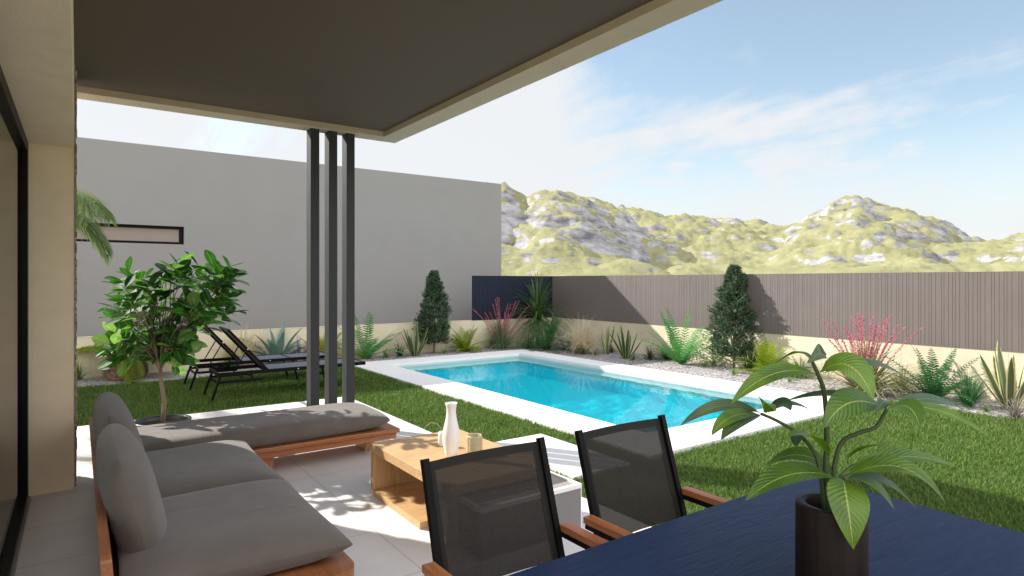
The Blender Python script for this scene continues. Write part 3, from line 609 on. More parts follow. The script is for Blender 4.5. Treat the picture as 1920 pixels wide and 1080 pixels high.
# ------------------------------------------------------------------ sofa
def cushion(c, sx, sy, sz, nu=28, p=5, q=.42, rot=None, tip=.06, seed=0, crown=.0, rc=0):
    "stuffed cushion: thick in the middle, pinched at seams and corners"
    vs, fs = [], []; rr2 = random.Random(seed); ph = [rr2.uniform(0, 6) for _ in range(4)]
    for sgn in (1, -1):
        for i in range(nu+1):
            for j in range(nu+1):
                # ease towards the seam so that it stays round
                u = math.sin((i/nu*2-1)*math.pi/2); v = math.sin((j/nu*2-1)*math.pi/2)
                k = max(0, (1-abs(u)**p))*max(0, (1-abs(v)**p)); t = k**q
                ex = 1+tip*(abs(u)**3*abs(v)**3)-.025*(1-abs(v)**2)*abs(u)**6
                ey = 1+tip*(abs(u)**3*abs(v)**3)-.025*(1-abs(u)**2)*abs(v)**6
                wob = 1+.05*math.sin(3*u+ph[0])*math.sin(2.4*v+ph[1])
                P_ = Vector((u*math.sqrt(1-rc*v*v/2)*sx/2*ex, v*math.sqrt(1-rc*u*u/2)*sy/2*ey, sgn*sz/2*t*wob*(1+crown*(1-u*u)*(1-v*v))))
                if rot: P_ = rot @ P_
                vs.append(P_+Vector(c))
    m_ = (nu+1)**2
    for i in range(nu):
        for j in range(nu):
            a = i*(nu+1)+j; fs.append((a, a+nu+1, a+nu+2, a+1)); b = a+m_; fs.append((b, b+1, b+nu+2, b+nu+1))
    return vs, fs
PZ = .23
sofa = thing('corner_sofa', 'low teak corner sofa with taupe cushions beside the sliding door', 'sofa', (.9, 4.2, 0))
def rounded_slab(x0, y0, x1, y1, z0, z1, r, corners):
    pts = []
    for (cx, cy, a0, key) in ((x1-r, y1-r, 0, 'ne'), (x0+r, y1-r, 90, 'nw'), (x0+r, y0+r, 180, 'sw'), (x1-r, y0+r, 270, 'se')):
        if key in corners:
            for k in range(7): a = R_(a0+15*k); pts.append((cx+r*math.cos(a), cy+r*math.sin(a)))
        else:
            pts.append((x1 if 'e' in key else x0, y1 if 'n' in key else y0))
    n = len(pts); mb = MB(); vs = [(x, y, z0) for x, y in pts]+[(x, y, z1) for x, y in pts]
    mb.add(vs, [tuple(range(n))[::-1], tuple(range(n, 2*n))]+[(i, (i+1)%n, n+(i+1)%n, n+i) for i in range(n)]); return mb
rounded_slab(.10, 2.60, 1.02, 4.874, PZ-.05, PZ, .09, ('se',)).build('seat_platform', M['teak'], sofa)
bx('chaise_platform', M['teakx'], sofa, ((.10,4.876,PZ-.035),(2.27,5.62,PZ)), bev=.006)
bx('apron', M['teakx'], sofa, ((.14,4.90,PZ-.085),(2.245,4.925,PZ-.036)), ((.14,5.57,PZ-.085),(2.245,5.595,PZ-.036)), ((2.22,4.925,PZ-.085),(2.245,5.57,PZ-.036)), ((.96,2.68,PZ-.10),(.985,4.87,PZ-.051)))
for (x0, y0, x1, y1) in ((1.06,4.93,1.235,4.99), (1.0,2.78,1.0-.06,2.95), (.16,2.70,.22,2.86), (.16,5.40,.22,5.56)):
    bx('leg', M['teak'], sofa, ((min(x0,x1),y0,0),(max(x0,x1),y1,PZ-.051)), bev=.004)
mb = MB(); mb.add([(2.06,5.02,PZ-.04),(2.14,5.02,PZ-.04),(2.14,5.50,PZ-.04),(2.06,5.50,PZ-.04),(2.06,5.16,0),(2.12,5.16,0),(2.12,5.36,0),(2.06,5.36,0)], [(0,1,2,3),(4,7,6,5),(0,4,5,1),(1,5,6,2),(2,6,7,3),(3,7,4,0)]); mb.build('leg', M['oakv'], sofa)
mb = MB(); # back board leaning slightly, rounded far end
n = 16; prof = [(2.60,.10),(2.60,.50)]+[(2.60+.03*(1-math.cos(R_(a))), .50+.02*math.sin(R_(a))) for a in (30,60,90)]+[(4.6,.525),(5.3,.525)]+[(5.3+.30*math.sin(R_(a)), .225+.30*math.cos(R_(a))) for a in (15,30,45,60,75,90)]+[(5.60,.10)]
m_ = len(prof); vs = [(.095-.03*(z-.1)/.4, y, z) for y, z in prof]+[(.130-.03*(z-.1)/.4, y, z) for y, z in prof]
mb.add(vs, [tuple(range(m_)), tuple(range(m_, 2*m_))[::-1]]+[(i, m_+i, m_+(i+1)%m_, (i+1)%m_) for i in range(m_)]); mb.build('back_board', M['teak'], sofa)
def soft(name, *a, **k):
    mb = MB(); v, f = cushion(*a, **k); mb.add(v, f, smooth=True); return mb.build(name, M['fabric'], sofa)
soft('seat_cushion', (.56, 3.18, PZ+.085), .86, .98, .20, seed=1, tip=.05)
soft('seat_cushion', (.56, 4.22, PZ+.08), .86, 1.06, .19, seed=2, tip=.05)
soft('chaise_cushion', (1.20, 5.24, PZ+.078), 2.06, .72, .165, seed=3, p=7, q=.42, tip=0, rc=.16)
rb = Matrix.Rotation(R_(76), 3, 'Y')
soft('back_cushion', (.205, 3.36, .50), .66, .94, .215, rot=rb, seed=4, tip=0, p=3, q=.48, rc=.62)
soft('back_cushion', (.21, 4.50, .50), .62, 1.06, .22, rot=rb, seed=5, tip=0, p=3, q=.48, rc=.62)

# ------------------------------------------------------------------ coffee table, low box, vase, cups
ct = thing('coffee_table', 'pale oak open box coffee table standing on sunlit tiles in front of the sofa', 'coffee table', (2.04, 3.54, 0))
bx('top', M['oak'], ct, ((1.682,2.977,.30),(2.40,4.10,.36)), bev=.003)
bx('end_panel', M['oakv'], ct, ((1.684,4.05,.045),(2.398,4.098,.299)), bev=.002)
bx('base_panel', M['oak'], ct, ((1.684,3.34,0),(2.398,4.098,.044)), bev=.002)
bx('leg', M['oakv'], ct, ((1.70,2.99,0),(1.74,3.05,.299)), bev=.002)
lb = thing('low_box_table', 'low grey box table with white rim tucked half under the oak coffee table', 'side table', (2.1, 3.0, 0))
bx('body', M['boxgrey'], lb, ((1.76,2.774,0),(2.472,3.32,.255)))
bx('rim', M['boxwhite'], lb, ((1.756,2.77,.256),(2.476,2.795,.281)), ((1.756,3.30,.256),(2.476,3.325,.281)), ((1.756,2.795,.256),(1.781,3.30,.281)), ((2.451,2.795,.256),(2.476,3.30,.281)), ((2.474,2.776,0),(2.480,2.80,.255)))
bx('top', M['boxtop'], lb, ((1.782,2.796,.256),(2.450,3.299,.274)))
vz = .361
mb = MB(); vp = [(.0,0),(.030,0),(.036,.004),(.043,.03),(.054,.085),(.057,.125),(.054,.165),(.044,.21),(.035,.25),(.031,.285),(.031,.31),(.036,.335),(.041,.348),(.039,.348),(.033,.334),(.028,.31),(.028,.26),(.036,.19),(.0,.15)]
mb.lathe(at(846,856,.36), [(r, z+.001) for r, z in vp], 48); v = mb.build('vase', M['ceramic']); tag(v, 'tall slim white ceramic vase on the oak coffee table', 'vase')
c = at(889,850,.36); mb = MB()
cup = [(.0,0),(.038,0),(.044,.01)]+[(.052+.0015*(i % 2), .018+.006*i) for i in range(16)]+[(.052,.118),(.049,.122),(.044,.12),(.042,.10),(.042,.03),(0,.028)]
n = 48; vs, fs = [], []
for i, (r, z) in enumerate(cup):
    for k in range(n):
        a = 2*math.pi*k/n; rr3 = r+(.0018 if (k % 4 < 2 and 3 <= i < 19) else 0); vs.append((c.x+rr3*math.cos(a), c.y+rr3*math.sin(a), c.z+z+.001))
for i in range(len(cup)-1):
    for k in range(n): fs.append((i*n+k, i*n+(k+1)%n, (i+1)*n+(k+1)%n, (i+1)*n+k))
mb.add(vs, fs); cp = mb.build('ribbed_cup', M['beige']); tag(cp, 'beige ribbed ceramic cup standing right of the white vase', 'cup')
c = at(829,836,.36); wc = thing('white_jar', 'small white jar with a thin dry twig half hidden behind the white vase', 'jar', c)
mb = MB(); mb.lathe(c, [(0,.001),(.024,.001),(.028,.006),(.028,.085),(.022,.10),(.02,.10),(.02,.05),(0,.05)], 28); mb.build('body', M['ceramic'], wc)
mb = MB(); mb.tube([c+Vector(p) for p in ((0,0,.05),(-.005,.01,.12),(-.03,.02,.155),(-.07,.03,.165),(-.10,.04,.145),(-.115,.045,.12))], [.002,.002,.0015,.0015,.001,.0008], 5); mb.build('twig', M['tan'], wc)

# ------------------------------------------------------------------ dining table, chairs
dt = thing('dining_table', 'rectangular dining table with dark blue black textured top in the roof shade', 'dining table', (1.5, .83, 0))
bx('tabletop', M['slate'], dt, ((.70,.36,.725),(2.30,1.283,.75)), bev=.003)
for x, y in ((.76,.42),(2.18,.42),(.76,1.16),(2.18,1.16)): bx('leg', M['black'], dt, ((x,y,0),(x+.06,y+.06,.7245)))
def make_chair(label):
    # local: back top at y=0.117, x from 0 to .48, table towards -y
    t = thing('sling_chair', label, 'chair', (0, 0, 0), 'dining chairs with mesh backs and teak arms')
    y0, z0, y1, z1 = 0, .55, .117, .93
    yb = y0-(y1-y0)*(.55-.40)/(.38); 
    for k in (0, 1):
        x = .011 if k == 0 else .469
        mb = MB(); mb.bar((x, yb, .40), (x, y1, z1+.012), .022, .022, (0,1,0)); mb.bar((x, yb, .40), (x, yb+.10, 0), .022, .022, (0,1,0)); mb.build('back_post', M['black'], t)
        mb = MB(); mb.bar((x+(-.045 if k == 0 else .045)*.75, -.40, .625), (x+(-.045 if k == 0 else .045)*.75, .03, .625), .022, .022); mb.bar((x+(-.034 if k == 0 else .034), -.39, .61), (x, -.42, 0), .022, .022, (0,1,0)); mb.build('arm_frame', M['black'], t)
        xa = -.045 if k == 0 else .483
        bx('armrest', M['teak'], t, ((xa,-.42,.637),(xa+.042,.028,.66)), bev=.002)
    mb = MB(); nrm = Vector((0, -.38, .117)).normalized(); nseg = 6
    def sheetc(mb, xa, xb, ta, tb, off, sag=.02):
        for i in range(nseg):
            for j in range(nseg):
                q = []
                for (di, dj) in ((0,0),(1,0),(1,1),(0,1)):
                    a = xa+(xb-xa)*(i+di)/nseg; b = ta+(tb-ta)*(j+dj)/nseg
                    s_ = sag*math.sin(math.pi*(a/.48))*1.0
                    q.append((a, y0+(y1-y0)*b+off+s_, z0+(z1-z0)*b))
                mb.add(q, [(0,1,2,3)], smooth=True)
    sheetc(mb, .022, .458, .0, 1.0, 0); mb.build('back_sling', M['sling'], t)
    mb = MB(); sheetc(mb, .022, .458, .93, 1.0, -.003); sheetc(mb, .022, .045, .0, .93, -.003); sheetc(mb, .435, .458, .0, .93, -.003); mb.build('hem', M['sling_solid'], t)
    mb = MB(); mb.box((.02,-.42,.43),(.46,-.06,.436)); mb.build('seat_sling', M['sling_solid'], t)
    mb = MB(); mb.bar((.022,-.42,.42),(.458,-.42,.42),.02,.02); mb.bar((.022,-.05,.42),(.458,-.05,.42),.02,.02); mb.bar((.022,-.04,.545),(.022,-.42,.42),.0,.0) if False else None; mb.bar((.011,-.43,.42),(.011,-.04,.42),.02,.02); mb.bar((.469,-.43,.42),(.469,-.04,.42),.02,.02); mb.build('seat_frame', M['black'], t)
    return t
ch = make_chair('left mesh back dining chair, nearest the sofa, with charcoal posts and teak arms'); ch.location = (.876, 1.61, 0)
c2 = copy_tree(ch); c2['label'] = 'right mesh back dining chair, nearest the lawn, its outer teak arm in front of grass'; c2.location = (1.515, 1.61, 0)

# ------------------------------------------------------------------ sun loungers
def make_lounger():
    t = thing('sun_lounger', '', 'sun lounger', (0, 0, 0), 'black sun loungers on the lawn')
    W, L_, z = .60, 1.95, .32   # local x along length, y 0..W
    mb = MB()
    for y in (.015, W-.015): mb.bar((0,y,z),(L_,y,z),.028,.045); mb.bar((.03,y,z-.10),(.55,y,z-.10),.022,.03); mb.bar((.03,y,z-.09),(.03,y,z),.022,.022,(0,1,0))
    for x in (.014, .62, 1.3, L_-.014): mb.bar((x,0,z),(x,W,z),.028,.04)
    mb.bar((.30,.03,z-.06),(.30,W-.03,z-.06),.02,.02); mb.bar((.42,.03,z-.06),(.42,W-.03,z-.06),.02,.02); mb.build('frame', M['black'], t)
    mb = MB(); mb.box((.63,.03,z+.008),(L_-.03,W-.03,z+.016)); mb.build('seat_sling', M['lsling'], t)
    hx, tx, tz = .62, .13, .88
    mb = MB(); nn = 10
    for i in range(nn):
        for j in range(6):
            q = []
            for di, dj in ((0,0),(1,0),(1,1),(0,1)):
                b = (i+di)/nn; a = (j+dj)/6; cur = .03*math.sin(b*math.pi)+(.02 if b > .95 else 0); s_ = -.05*math.sin(math.pi*a)
                q.append((hx+(tx-hx)*b+cur*.6, .03+(W-.06)*a, z+.01+(tz-z)*b-cur*.4+s_*.5*b))
            mb.add(q, [(0,1,2,3)], smooth=True)
    mb.build('back_sling', M['lback'], t)
    mb = MB()
    for y in (.02, W-.02): mb.bar((hx,y,z),(tx,y,tz),.028,.03,(0,1,0))
    mb.bar((tx,.02,tz),(tx,W-.02,tz),.022,.022); mb.build('back_frame', M['black'], t)
    stl = mat('bright_steel', (.7,.7,.7), .3, metal=1)
    for y in (.05, W-.05):
        mb = MB(); mb.tube([(hx-.26,y,z+.30),(hx-.44,y,z-.02)],.008,6); mb.build('strut', M['black'], t)
    for y in (.005, W-.005):
        mb = MB(); mb.tube([(hx-.26,y-.012,z+.30),(hx-.26,y+.012,z+.30)],.011,8); mb.build('bolt', stl, t)
        mb = MB(); mb.tube([(1.0,y-.014,z),(1.0,y+.014,z)],.008,8); mb.build('bolt', stl, t)
    for x, dx in ((.04,-.11),(L_-.62,.08)):
        for y in (.015, W-.015):
            mb = MB(); mb.bar((x,y,z-.02),(x+dx,y,-.03),.026,.028,(0,1,0)); mb.build('leg', M['black'], t)
        mb = MB(); mb.bar((x+dx*.3,.02,z-.11),(x+dx*.3,W-.02,z-.11),.02,.02); mb.build('cross_bar', M['black'], t)
    return t
lg = make_lounger(); lg.location = (1.43, 8.42, 0); lg['label'] = 'black sun lounger closer to the terrace, back raised, brown sling back fully visible'
l2 = copy_tree(lg); l2.location = (1.33, 9.50, 0); l2['label'] = 'black sun lounger closer to the garden wall, partly hidden by the potted tree'

# ------------------------------------------------------------------ plants
def bed(u, v, hpx, my=.32, mx=.28):
    "spot in the planting bed, kept clear of the garden wall; returns the spot and the height in photo pixels from there"
    b = at(u, v, -.02); k = (u-960)/CAM_F; d = b.x*FW[0]+b.y*FW[1]
    d2 = min(d, (WY-my)/(FW[1]+RT[1]*k)); 
    if FW[0]+RT[0]*k > 0: d2 = min(d2, (WX-mx)/(FW[0]+RT[0]*k))
    v2 = HOR+CAM_F*(EYE+.02)/d2
    return at(u, v2, -.02), hpx+max(0, v2-v)*.85
def fern(u, v, hpx, label, m='fern', nf=22, spread=1.15, name='fern', cat='fern', group='ferns in the gravel bed', seed=0, leaf=.092, loc=None, lw=.0088, upr=.75, stiff=1.25, trunk=0):
    rr4 = random.Random(seed+int(u)*7)
    if loc: b = loc
    else: b, hpx = bed(u, v, hpx)
    d = b.x*FW[0]+b.y*FW[1]; hh = hpx*d/CAM_F
    t = thing(name, label, cat, b, group); mb = MB(); st = MB()
    for k in range(nf):
        a = k*2.399+rr4.uniform(-.3, .3); el = R_(rr4.uniform(14, 84)); L_ = hh*rr4.uniform(.95, 1.3)*spread
        dr = Vector((math.cos(a)*math.cos(el), math.sin(a)*math.cos(el), math.sin(el))); q = b+Vector((0, 0, trunk))+Vector((math.cos(a), math.sin(a), 0))*.02
        n = 22; pts = []; droop = stiff*rr4.uniform(.7, 1.5)*(1.15-upr*.5)
        for i in range(n+1):
            pts.append(q.copy()); dr = (dr+Vector((0, 0, -droop/n*(.2+1.6*i/n)))).normalized(); q = q+dr*(L_/n)
        st.tube(pts, [.0045*(1-i/(n+3)) for i in range(n+1)], 4, cap=False)
        for i in range(2, n+1):
            tt = (pts[i]-pts[i-1]).normalized(); sdv = tt.cross(Vector((0, 0, 1)))
            if sdv.length < .1: sdv = Vector((-math.sin(a), math.cos(a), 0))
            sdv.normalize(); f = math.sin(math.pi*min(1, (i/n)*.92+.1))**.6*leaf*(hh/.6)
            for sg in (-1, 1):
                for sub in (0,):
                    p0 = pts[i-1].lerp(pts[i], sub); dd = (sdv*sg+tt*.45+Vector((0, 0, rr4.uniform(-.02, .25)))).normalized()
                    mb.ribbon([p0, p0+dd*f*.55, p0+dd*f+Vector((0, 0, -f*.15))], [lw*.7*(hh/.6), lw*(hh/.6), .0008], fold=0, side=tt)
    mb.build('fronds', M[m], t); st.build('stalks', M[m], t)
    return t
def tuft(u, v, hpx, label, m='tuft', nb_=60, w=.006, spread=.7, name='grass_tuft', cat='grass tuft', group='small grass tufts in the gravel bed', droop=.9, loc=None, tipm=None, seed=0):
    rr4 = random.Random(seed+int(u)*13); b, hpx = (loc, hpx) if loc else bed(u, v, hpx, .22, .2); d = b.x*FW[0]+b.y*FW[1]; hh = hpx*d/CAM_F; mb = MB()
    for k in range(nb_):
        a = rr4.uniform(0, 6.283); el = R_(90-rr4.uniform(0, 1)**.8*75*spread)
        dr = Vector((math.cos(a)*math.cos(el), math.sin(a)*math.cos(el), math.sin(el)))
        mb.blade(b+Vector((math.cos(a), math.sin(a), 0))*rr4.uniform(0, .05)*hh/.5, dr, hh*rr4.uniform(.7, 1.15), w, droop*rr4.uniform(.5, 1.4))
    o = mb.build(name, M[m]); o.data.update(); return tag(o, label, cat, group)
def swords(u, v, hpx, label, n=12, m='sans', w=.035, name='snake_plant', cat='snake plant', group='snake plants in the gravel bed', spread=22, seed=0, droop=.08):
    rr4 = random.Random(seed+int(u)); b, hpx = bed(u, v, hpx, .25, .25); d = b.x*FW[0]+b.y*FW[1]; hh = hpx*d/CAM_F; mb = MB()
    for k in range(n):
        a = k*2.4+rr4.uniform(-.4, .4); el = R_(90-spread*(k+.5)/n*1.6*rr4.uniform(.6, 1.3)); dr = Vector((math.cos(a)*math.cos(el), math.sin(a)*math.cos(el), math.sin(el)))
        rad = .035+.03*k/n; face = Vector((-math.sin(a), math.cos(a), 0))
        p = b+Vector((math.cos(a), math.sin(a), 0))*rad; pts = []; L_ = hh*rr4.uniform(.65, 1.05)
        for i in range(9): pts.append(p.copy()); p = p+dr*(L_/8); dr = (dr+Vector((0, 0, -droop/8))+Vector((math.cos(a), math.sin(a), 0))*.01).normalized()
        mb.ribbon(pts, [w*x for x in (.55, .75, .92, 1, 1, .95, .8, .5, .02)], side=face, fold=.35)
    o = mb.build(name, M[m]); return tag(o, label, cat, group)
def agave(u, v, hpx, label, n=16, m='blue', w=.06, name='agave', cat='agave', group=None, seed=0):
    rr4 = random.Random(seed+int(u)); b, hpx = bed(u, v, hpx, .25, .25); d = b.x*FW[0]+b.y*FW[1]; hh = hpx*d/CAM_F; mb = MB()
    for k in range(n):
        a = k*2.4; el = R_(82-60*(k/n)+rr4.uniform(-6, 6)); dr = Vector((math.cos(a)*math.cos(el), math.sin(a)*math.cos(el), math.sin(el)))
        mb.blade(b+Vector((math.cos(a), math.sin(a), 0))*.04, dr, hh*rr4.uniform(.85, 1.15), w, .25, n=8, fold=.45, prof=lambda t: (.55+.9*t)*(1 if t < .5 else 1) if t < .5 else max(0, 1.0*(1-((t-.5)/.5)**1.5)))
    o = mb.build(name, M[m]); return tag(o, label, cat, group)
def cycad(u, v, hpx, label, seed=0, m='cycad', nf=20, group='yellow green cycads in the gravel bed', **k):
    return fern(u, v, hpx, label, m, nf, 1.0, 'cycad', 'cycad', group, seed, leaf=.12, lw=.0095, upr=.6, stiff=1.2, **k)
def conifer(u, v, top, wpx, label, seed=0):
    rr4 = random.Random(seed); b = at(u, v, -.02); d = b.x*FW[0]+b.y*FW[1]; hh = (v-top)*d/CAM_F; R = wpx/2*d/CAM_F
    t = thing('conifer', label, 'conifer', b, 'dark dwarf conifers in the gravel bed')
    mb = MB(); mb.tube([b, b+Vector((.01, 0, hh*.5)), b+Vector((0, .01, hh*.93))], [.028, .018, .005], 7); mb.build('trunk', M['bark'], t)
    mb = MB(); N_ = 2700
    for k in range(N_):
        f = rr4.random()**.85; z = hh*(.10+.88*f); a = rr4.uniform(0, 6.283)
        lump = .80+.24*math.sin(3*a+f*9+seed)+.16*math.sin(5*a-f*21)+.10*math.sin(f*34+a)
        env = (1-f)**.62*(.55+.45*min(1, f*6))*R*lump; r = env*(.45+.72*rr4.random()**.6)
        p = b+Vector((math.cos(a)*r, math.sin(a)*r, z)); dr = Vector((math.cos(a), math.sin(a), rr4.uniform(.35, 1.3))).normalized()
        L_ = rr4.uniform(.08, .15)*(1.05-.45*f)
        side0 = dr.orthogonal().normalized(); rt = Matrix.Rotation(rr4.uniform(0, 6.28), 3, dr); side0 = rt @ side0; oth = dr.cross(side0)
        for s2 in range(7):
            q = p+dr*L_*(.12+.12*s2); ang2 = s2*2.1; dd = (dr*.7+(side0*math.cos(ang2)+oth*math.sin(ang2))*.8).normalized()
            mb.ribbon([q, q+dd*L_*.20, q+dd*L_*.42], [.006, .0065, .001], fold=0, side=oth)
        mb.ribbon([p, p+dr*L_], [.004, .001], fold=0, side=oth)
    mb.build('foliage', M['conif'], t); return t
def red_yucca(u, v, hpx, fpx, label, seed=0, m='redy', nb_=220, nst=20):
    rr4 = random.Random(seed); b, hpx = bed(u, v, hpx); d = b.x*FW[0]+b.y*FW[1]; hh = hpx*d/CAM_F; fh = fpx*d/CAM_F
    t = thing('red_yucca', label, 'flowering plant', b, None); mb = MB()
    for k in range(nb_):
        a = rr4.uniform(0, 6.283); el = R_(90-62*rr4.random()**.8); dr = Vector((math.cos(a)*math.cos(el), math.sin(a)*math.cos(el), math.sin(el)))
        mb.blade(b+Vector((math.cos(a), math.sin(a), 0))*rr4.uniform(0, .07), dr, hh*rr4.uniform(.8, 1.25), .0105, .6*rr4.uniform(.4, 1.5), n=7, fold=.3)
    mb.build('blades', M[m], t)
    for k in range(nst):
        a = k*2.4+rr4.uniform(-.2, .2); el = R_(90-rr4.uniform(4, 34)); dr = Vector((math.cos(a)*math.cos(el), math.sin(a)*math.cos(el), math.sin(el))); q = b.copy(); pts = []; L_ = fh*rr4.uniform(.8, 1.08)
        for i in range(15): pts.append(q.copy()); q = q+dr*(L_/14); dr = (dr+Vector((0, 0, -.015-.10*(i/14)**2))).normalized()
        fl = MB(); fl.tube(pts, [.0035]*15, 4, cap=False)
        for i in range(7*4, 14*5):
            s_ = min(13.99, i/5); p = pts[int(s_)].lerp(pts[min(14, int(s_)+1)], s_-int(s_))
            for _ in range(2):
                dd = Vector((rr4.uniform(-1, 1), rr4.uniform(-1, 1), rr4.uniform(-.6, .8))).normalized(); l = rr4.uniform(.015, .038)*(1.2-.5*(s_/14))
                fl.ribbon([p, p+dd*l*.5, p+dd*l], [.005, .012, .005], fold=.3)
        fl.build('flower_stalk', M['pink'], t)
    return t
def spiky_head(u, v, hv, lpx, label):
    b = at(u, v, -.02); d = b.x*FW[0]+b.y*FW[1]; z = (v-hv)*d/CAM_F; L_ = lpx*d/CAM_F; rr4 = random.Random(11)
    t = thing('dracaena', label, 'dracaena', b, None); mb = MB(); mb.tube([b, b+Vector((.02, 0, z*.5)), b+Vector((0, 0, z))], [.05, .04, .035], 9); mb.build('trunk', M['palmbark'], t)
    mb = MB()
    for k in range(150):
        a = rr4.uniform(0, 6.283); el = R_(rr4.uniform(-35, 88)); dr = Vector((math.cos(a)*math.cos(el), math.sin(a)*math.cos(el), math.sin(el)))
        mb.blade(b+Vector((0, 0, z+rr4.uniform(-.06, .06))), dr, L_*rr4.uniform(.85, 1.15), .018, .55*rr4.uniform(.5, 1.3), n=7, fold=.35, prof=lambda x: .6+.8*x if x < .4 else max(0, .92*(1-((x-.4)/.6)**1.4)))
    mb.build('leaves', M['yucca'], t)

# the bed along the back wall, left to right
tuft(455, 668, 62, 'tall pale tan feather grass behind the sun loungers', 'tan', 300, .008, .5, 'feather_grass', 'ornamental grass', None, .6)
tuft(432, 676, 34, 'loose green grass tuft left of the tan feather grass behind the loungers', 'tuft', 60)
agave(520, 668, 62, 'large blue grey agave rising behind the sun loungers', 18, 'blue', .07)
tuft(562, 672, 48, 'blue flowered low plant right of the blue grey agave', 'purple', 50, .010, .7, 'flowering_plant', 'flowering plant', None, .5)
cycad(604, 676, 62, 'yellow green cycad half hidden behind the charcoal posts', 3, 'croton', 22)
fern(686, 672, 78, 'tall bright green fern just right of the charcoal posts', 'fern', 20, 1.2, seed=2, upr=1.1)
tuft(724, 670, 26, 'small bright green tuft between the tall fern and the dark spiky tuft', 'tuft', 40)
tuft(750, 667, 38, 'dark spiky grass tuft left of the far snake plant', 'tuftd', 90, .005, .9)
swords(778, 667, 64, 'variegated snake plant in front of the far conifer', 12, 'sans', .04, seed=1)
conifer(814, 662, 508, 62, 'slim dark conifer standing against the grey building', 4)
tuft(833, 662, 24, 'thin sparse green tuft right of the conifer by the grey building', 'tuft', 22)
cycad(872, 658, 46, 'bushy yellow green cycad right of the conifer by the grey building', 5, nf=26)
tuft(924, 653, 22, 'small green tuft at the foot of the shaded red yucca', 'tuft', 36)
red_yucca(940, 652, 60, 92, 'red yucca with pink flower spikes in the shade of the grey building', 5)
spiky_head(1008, 648, 596, 84, 'tall spiky headed dracaena in front of the dark fence corner')
fern(1026, 656, 58, 'dense green fern below the spiky dracaena', 'fernd', 30, 1.15, seed=7)
agave(1062, 656, 40, 'small blue green agave half hidden behind the shaded feather grass', 12, 'blue', .045)
tuft(1092, 662, 74, 'pale feathery grass clump on a green base beside the far end of the pool', 'tan', 340, .009, .62, 'feather_grass', 'ornamental grass', None, .75)
tuft(1092, 663, 26, 'green blades round the foot of the pale feather grass by the pool', 'tuft', 70, .007, .6)
tuft(1117, 666, 22, 'tiny green tuft right of the pale feather grass clump', 'tuft', 30)
swords(1137, 664, 58, 'upright narrow green plant between feather grass and snake plant', 9, 'tuft', .014, 'upright_plant', 'plant', None, 14)
tuft(1146, 660, 24, 'low dark grass tuft behind the upright narrow green plant', 'tuftd', 60, .005, .9)
swords(1174, 672, 66, 'variegated snake plant beside the shade line on the pool edge', 12, 'sans', .038, seed=3)
tuft(1187, 675, 22, 'tiny yellow green tuft at the foot of the snake plant by the pool', 'tuft', 30)
tuft(1218, 673, 32, 'dark grass tuft left of the sunlit fern', 'tuftd', 100, .005, .95)
fern(1276, 682, 78, 'wide sunlit fern with arching fronds behind the pool', 'fern', 28, 1.25, seed=3, upr=.9)
tuft(1321, 687, 20, 'tiny green tuft between the sunlit fern and the near conifer', 'tuft', 26)
tuft(1338, 676, 30, 'thin pale green tuft left of the near conifer', 'tuft', 30)
conifer(1376, 689, 497, 92, 'full dark conifer standing against the sunlit ribbed fence', 9)
cycad(1436, 702, 62, 'yellow green cycad right of the near conifer', 6, nf=26)
tuft(1376, 703, 20, 'small green tuft at the foot of the near conifer', 'tuft', 30)
red_yucca(1622, 738, 108, 150, 'large sunlit red yucca with many pink flower spikes against the fence', 6, 'redy2', 340, 27)
fern(1752, 748, 88, 'tall sunlit fern between the large red yucca and the snake plant', 'fernd', 30, 1.2, seed=12, upr=1.0)
tuft(1815, 762, 70, 'fine leaved bushy green shrub between fern and snake plant', 'fernd', 260, .004, .6, 'shrub', 'shrub', None, .3)
swords(1893, 766, 124, 'big pale edged snake plant at the right edge of the view', 11, 'sansb', .045, spread=26, seed=5)
tuft(1905, 782, 52, 'spiky grey grass clump at the foot of the big snake plant', 'tuftp', 120, .005, .95)
for i, (u, v, h_) in enumerate(((1480,716,16), (1540,728,18), (1700,752,18), (1850,772,16))):
    tuft(u, v, h_, ('tiny tuft in the gravel between cycad and large red yucca', 'tiny tuft in the gravel left of the large red yucca', 'tiny tuft in the gravel right of the large red yucca', 'tiny tuft in the gravel left of the big snake plant')[i], 'tuft', 26)
tuft(1250, 664, 40, 'dark green tuft close to the wall behind the sunlit fern', 'fernd', 110, .006, .8)
tuft(1405, 672, 46, 'broad bladed dark plant against the wall right of the near conifer', 'yucca', 26, .018, .7, 'broad_leaved_plant', 'plant', None, .4)
tuft(1500, 705, 44, 'green grass clump between the cycad and the large red yucca', 'tuft', 120, .007, .8)
tuft(1690, 728, 56, 'loose green grass clump just right of the large red yucca', 'redy2', 120, .008, .85)
tuft(990, 652, 40, 'dark arching grass clump at the foot of the spiky dracaena', 'yucca', 110, .007, .9)
tuft(655, 676, 44, 'yellow green grass clump between the charcoal posts and the tall fern', 'croton', 60, .007, .7)
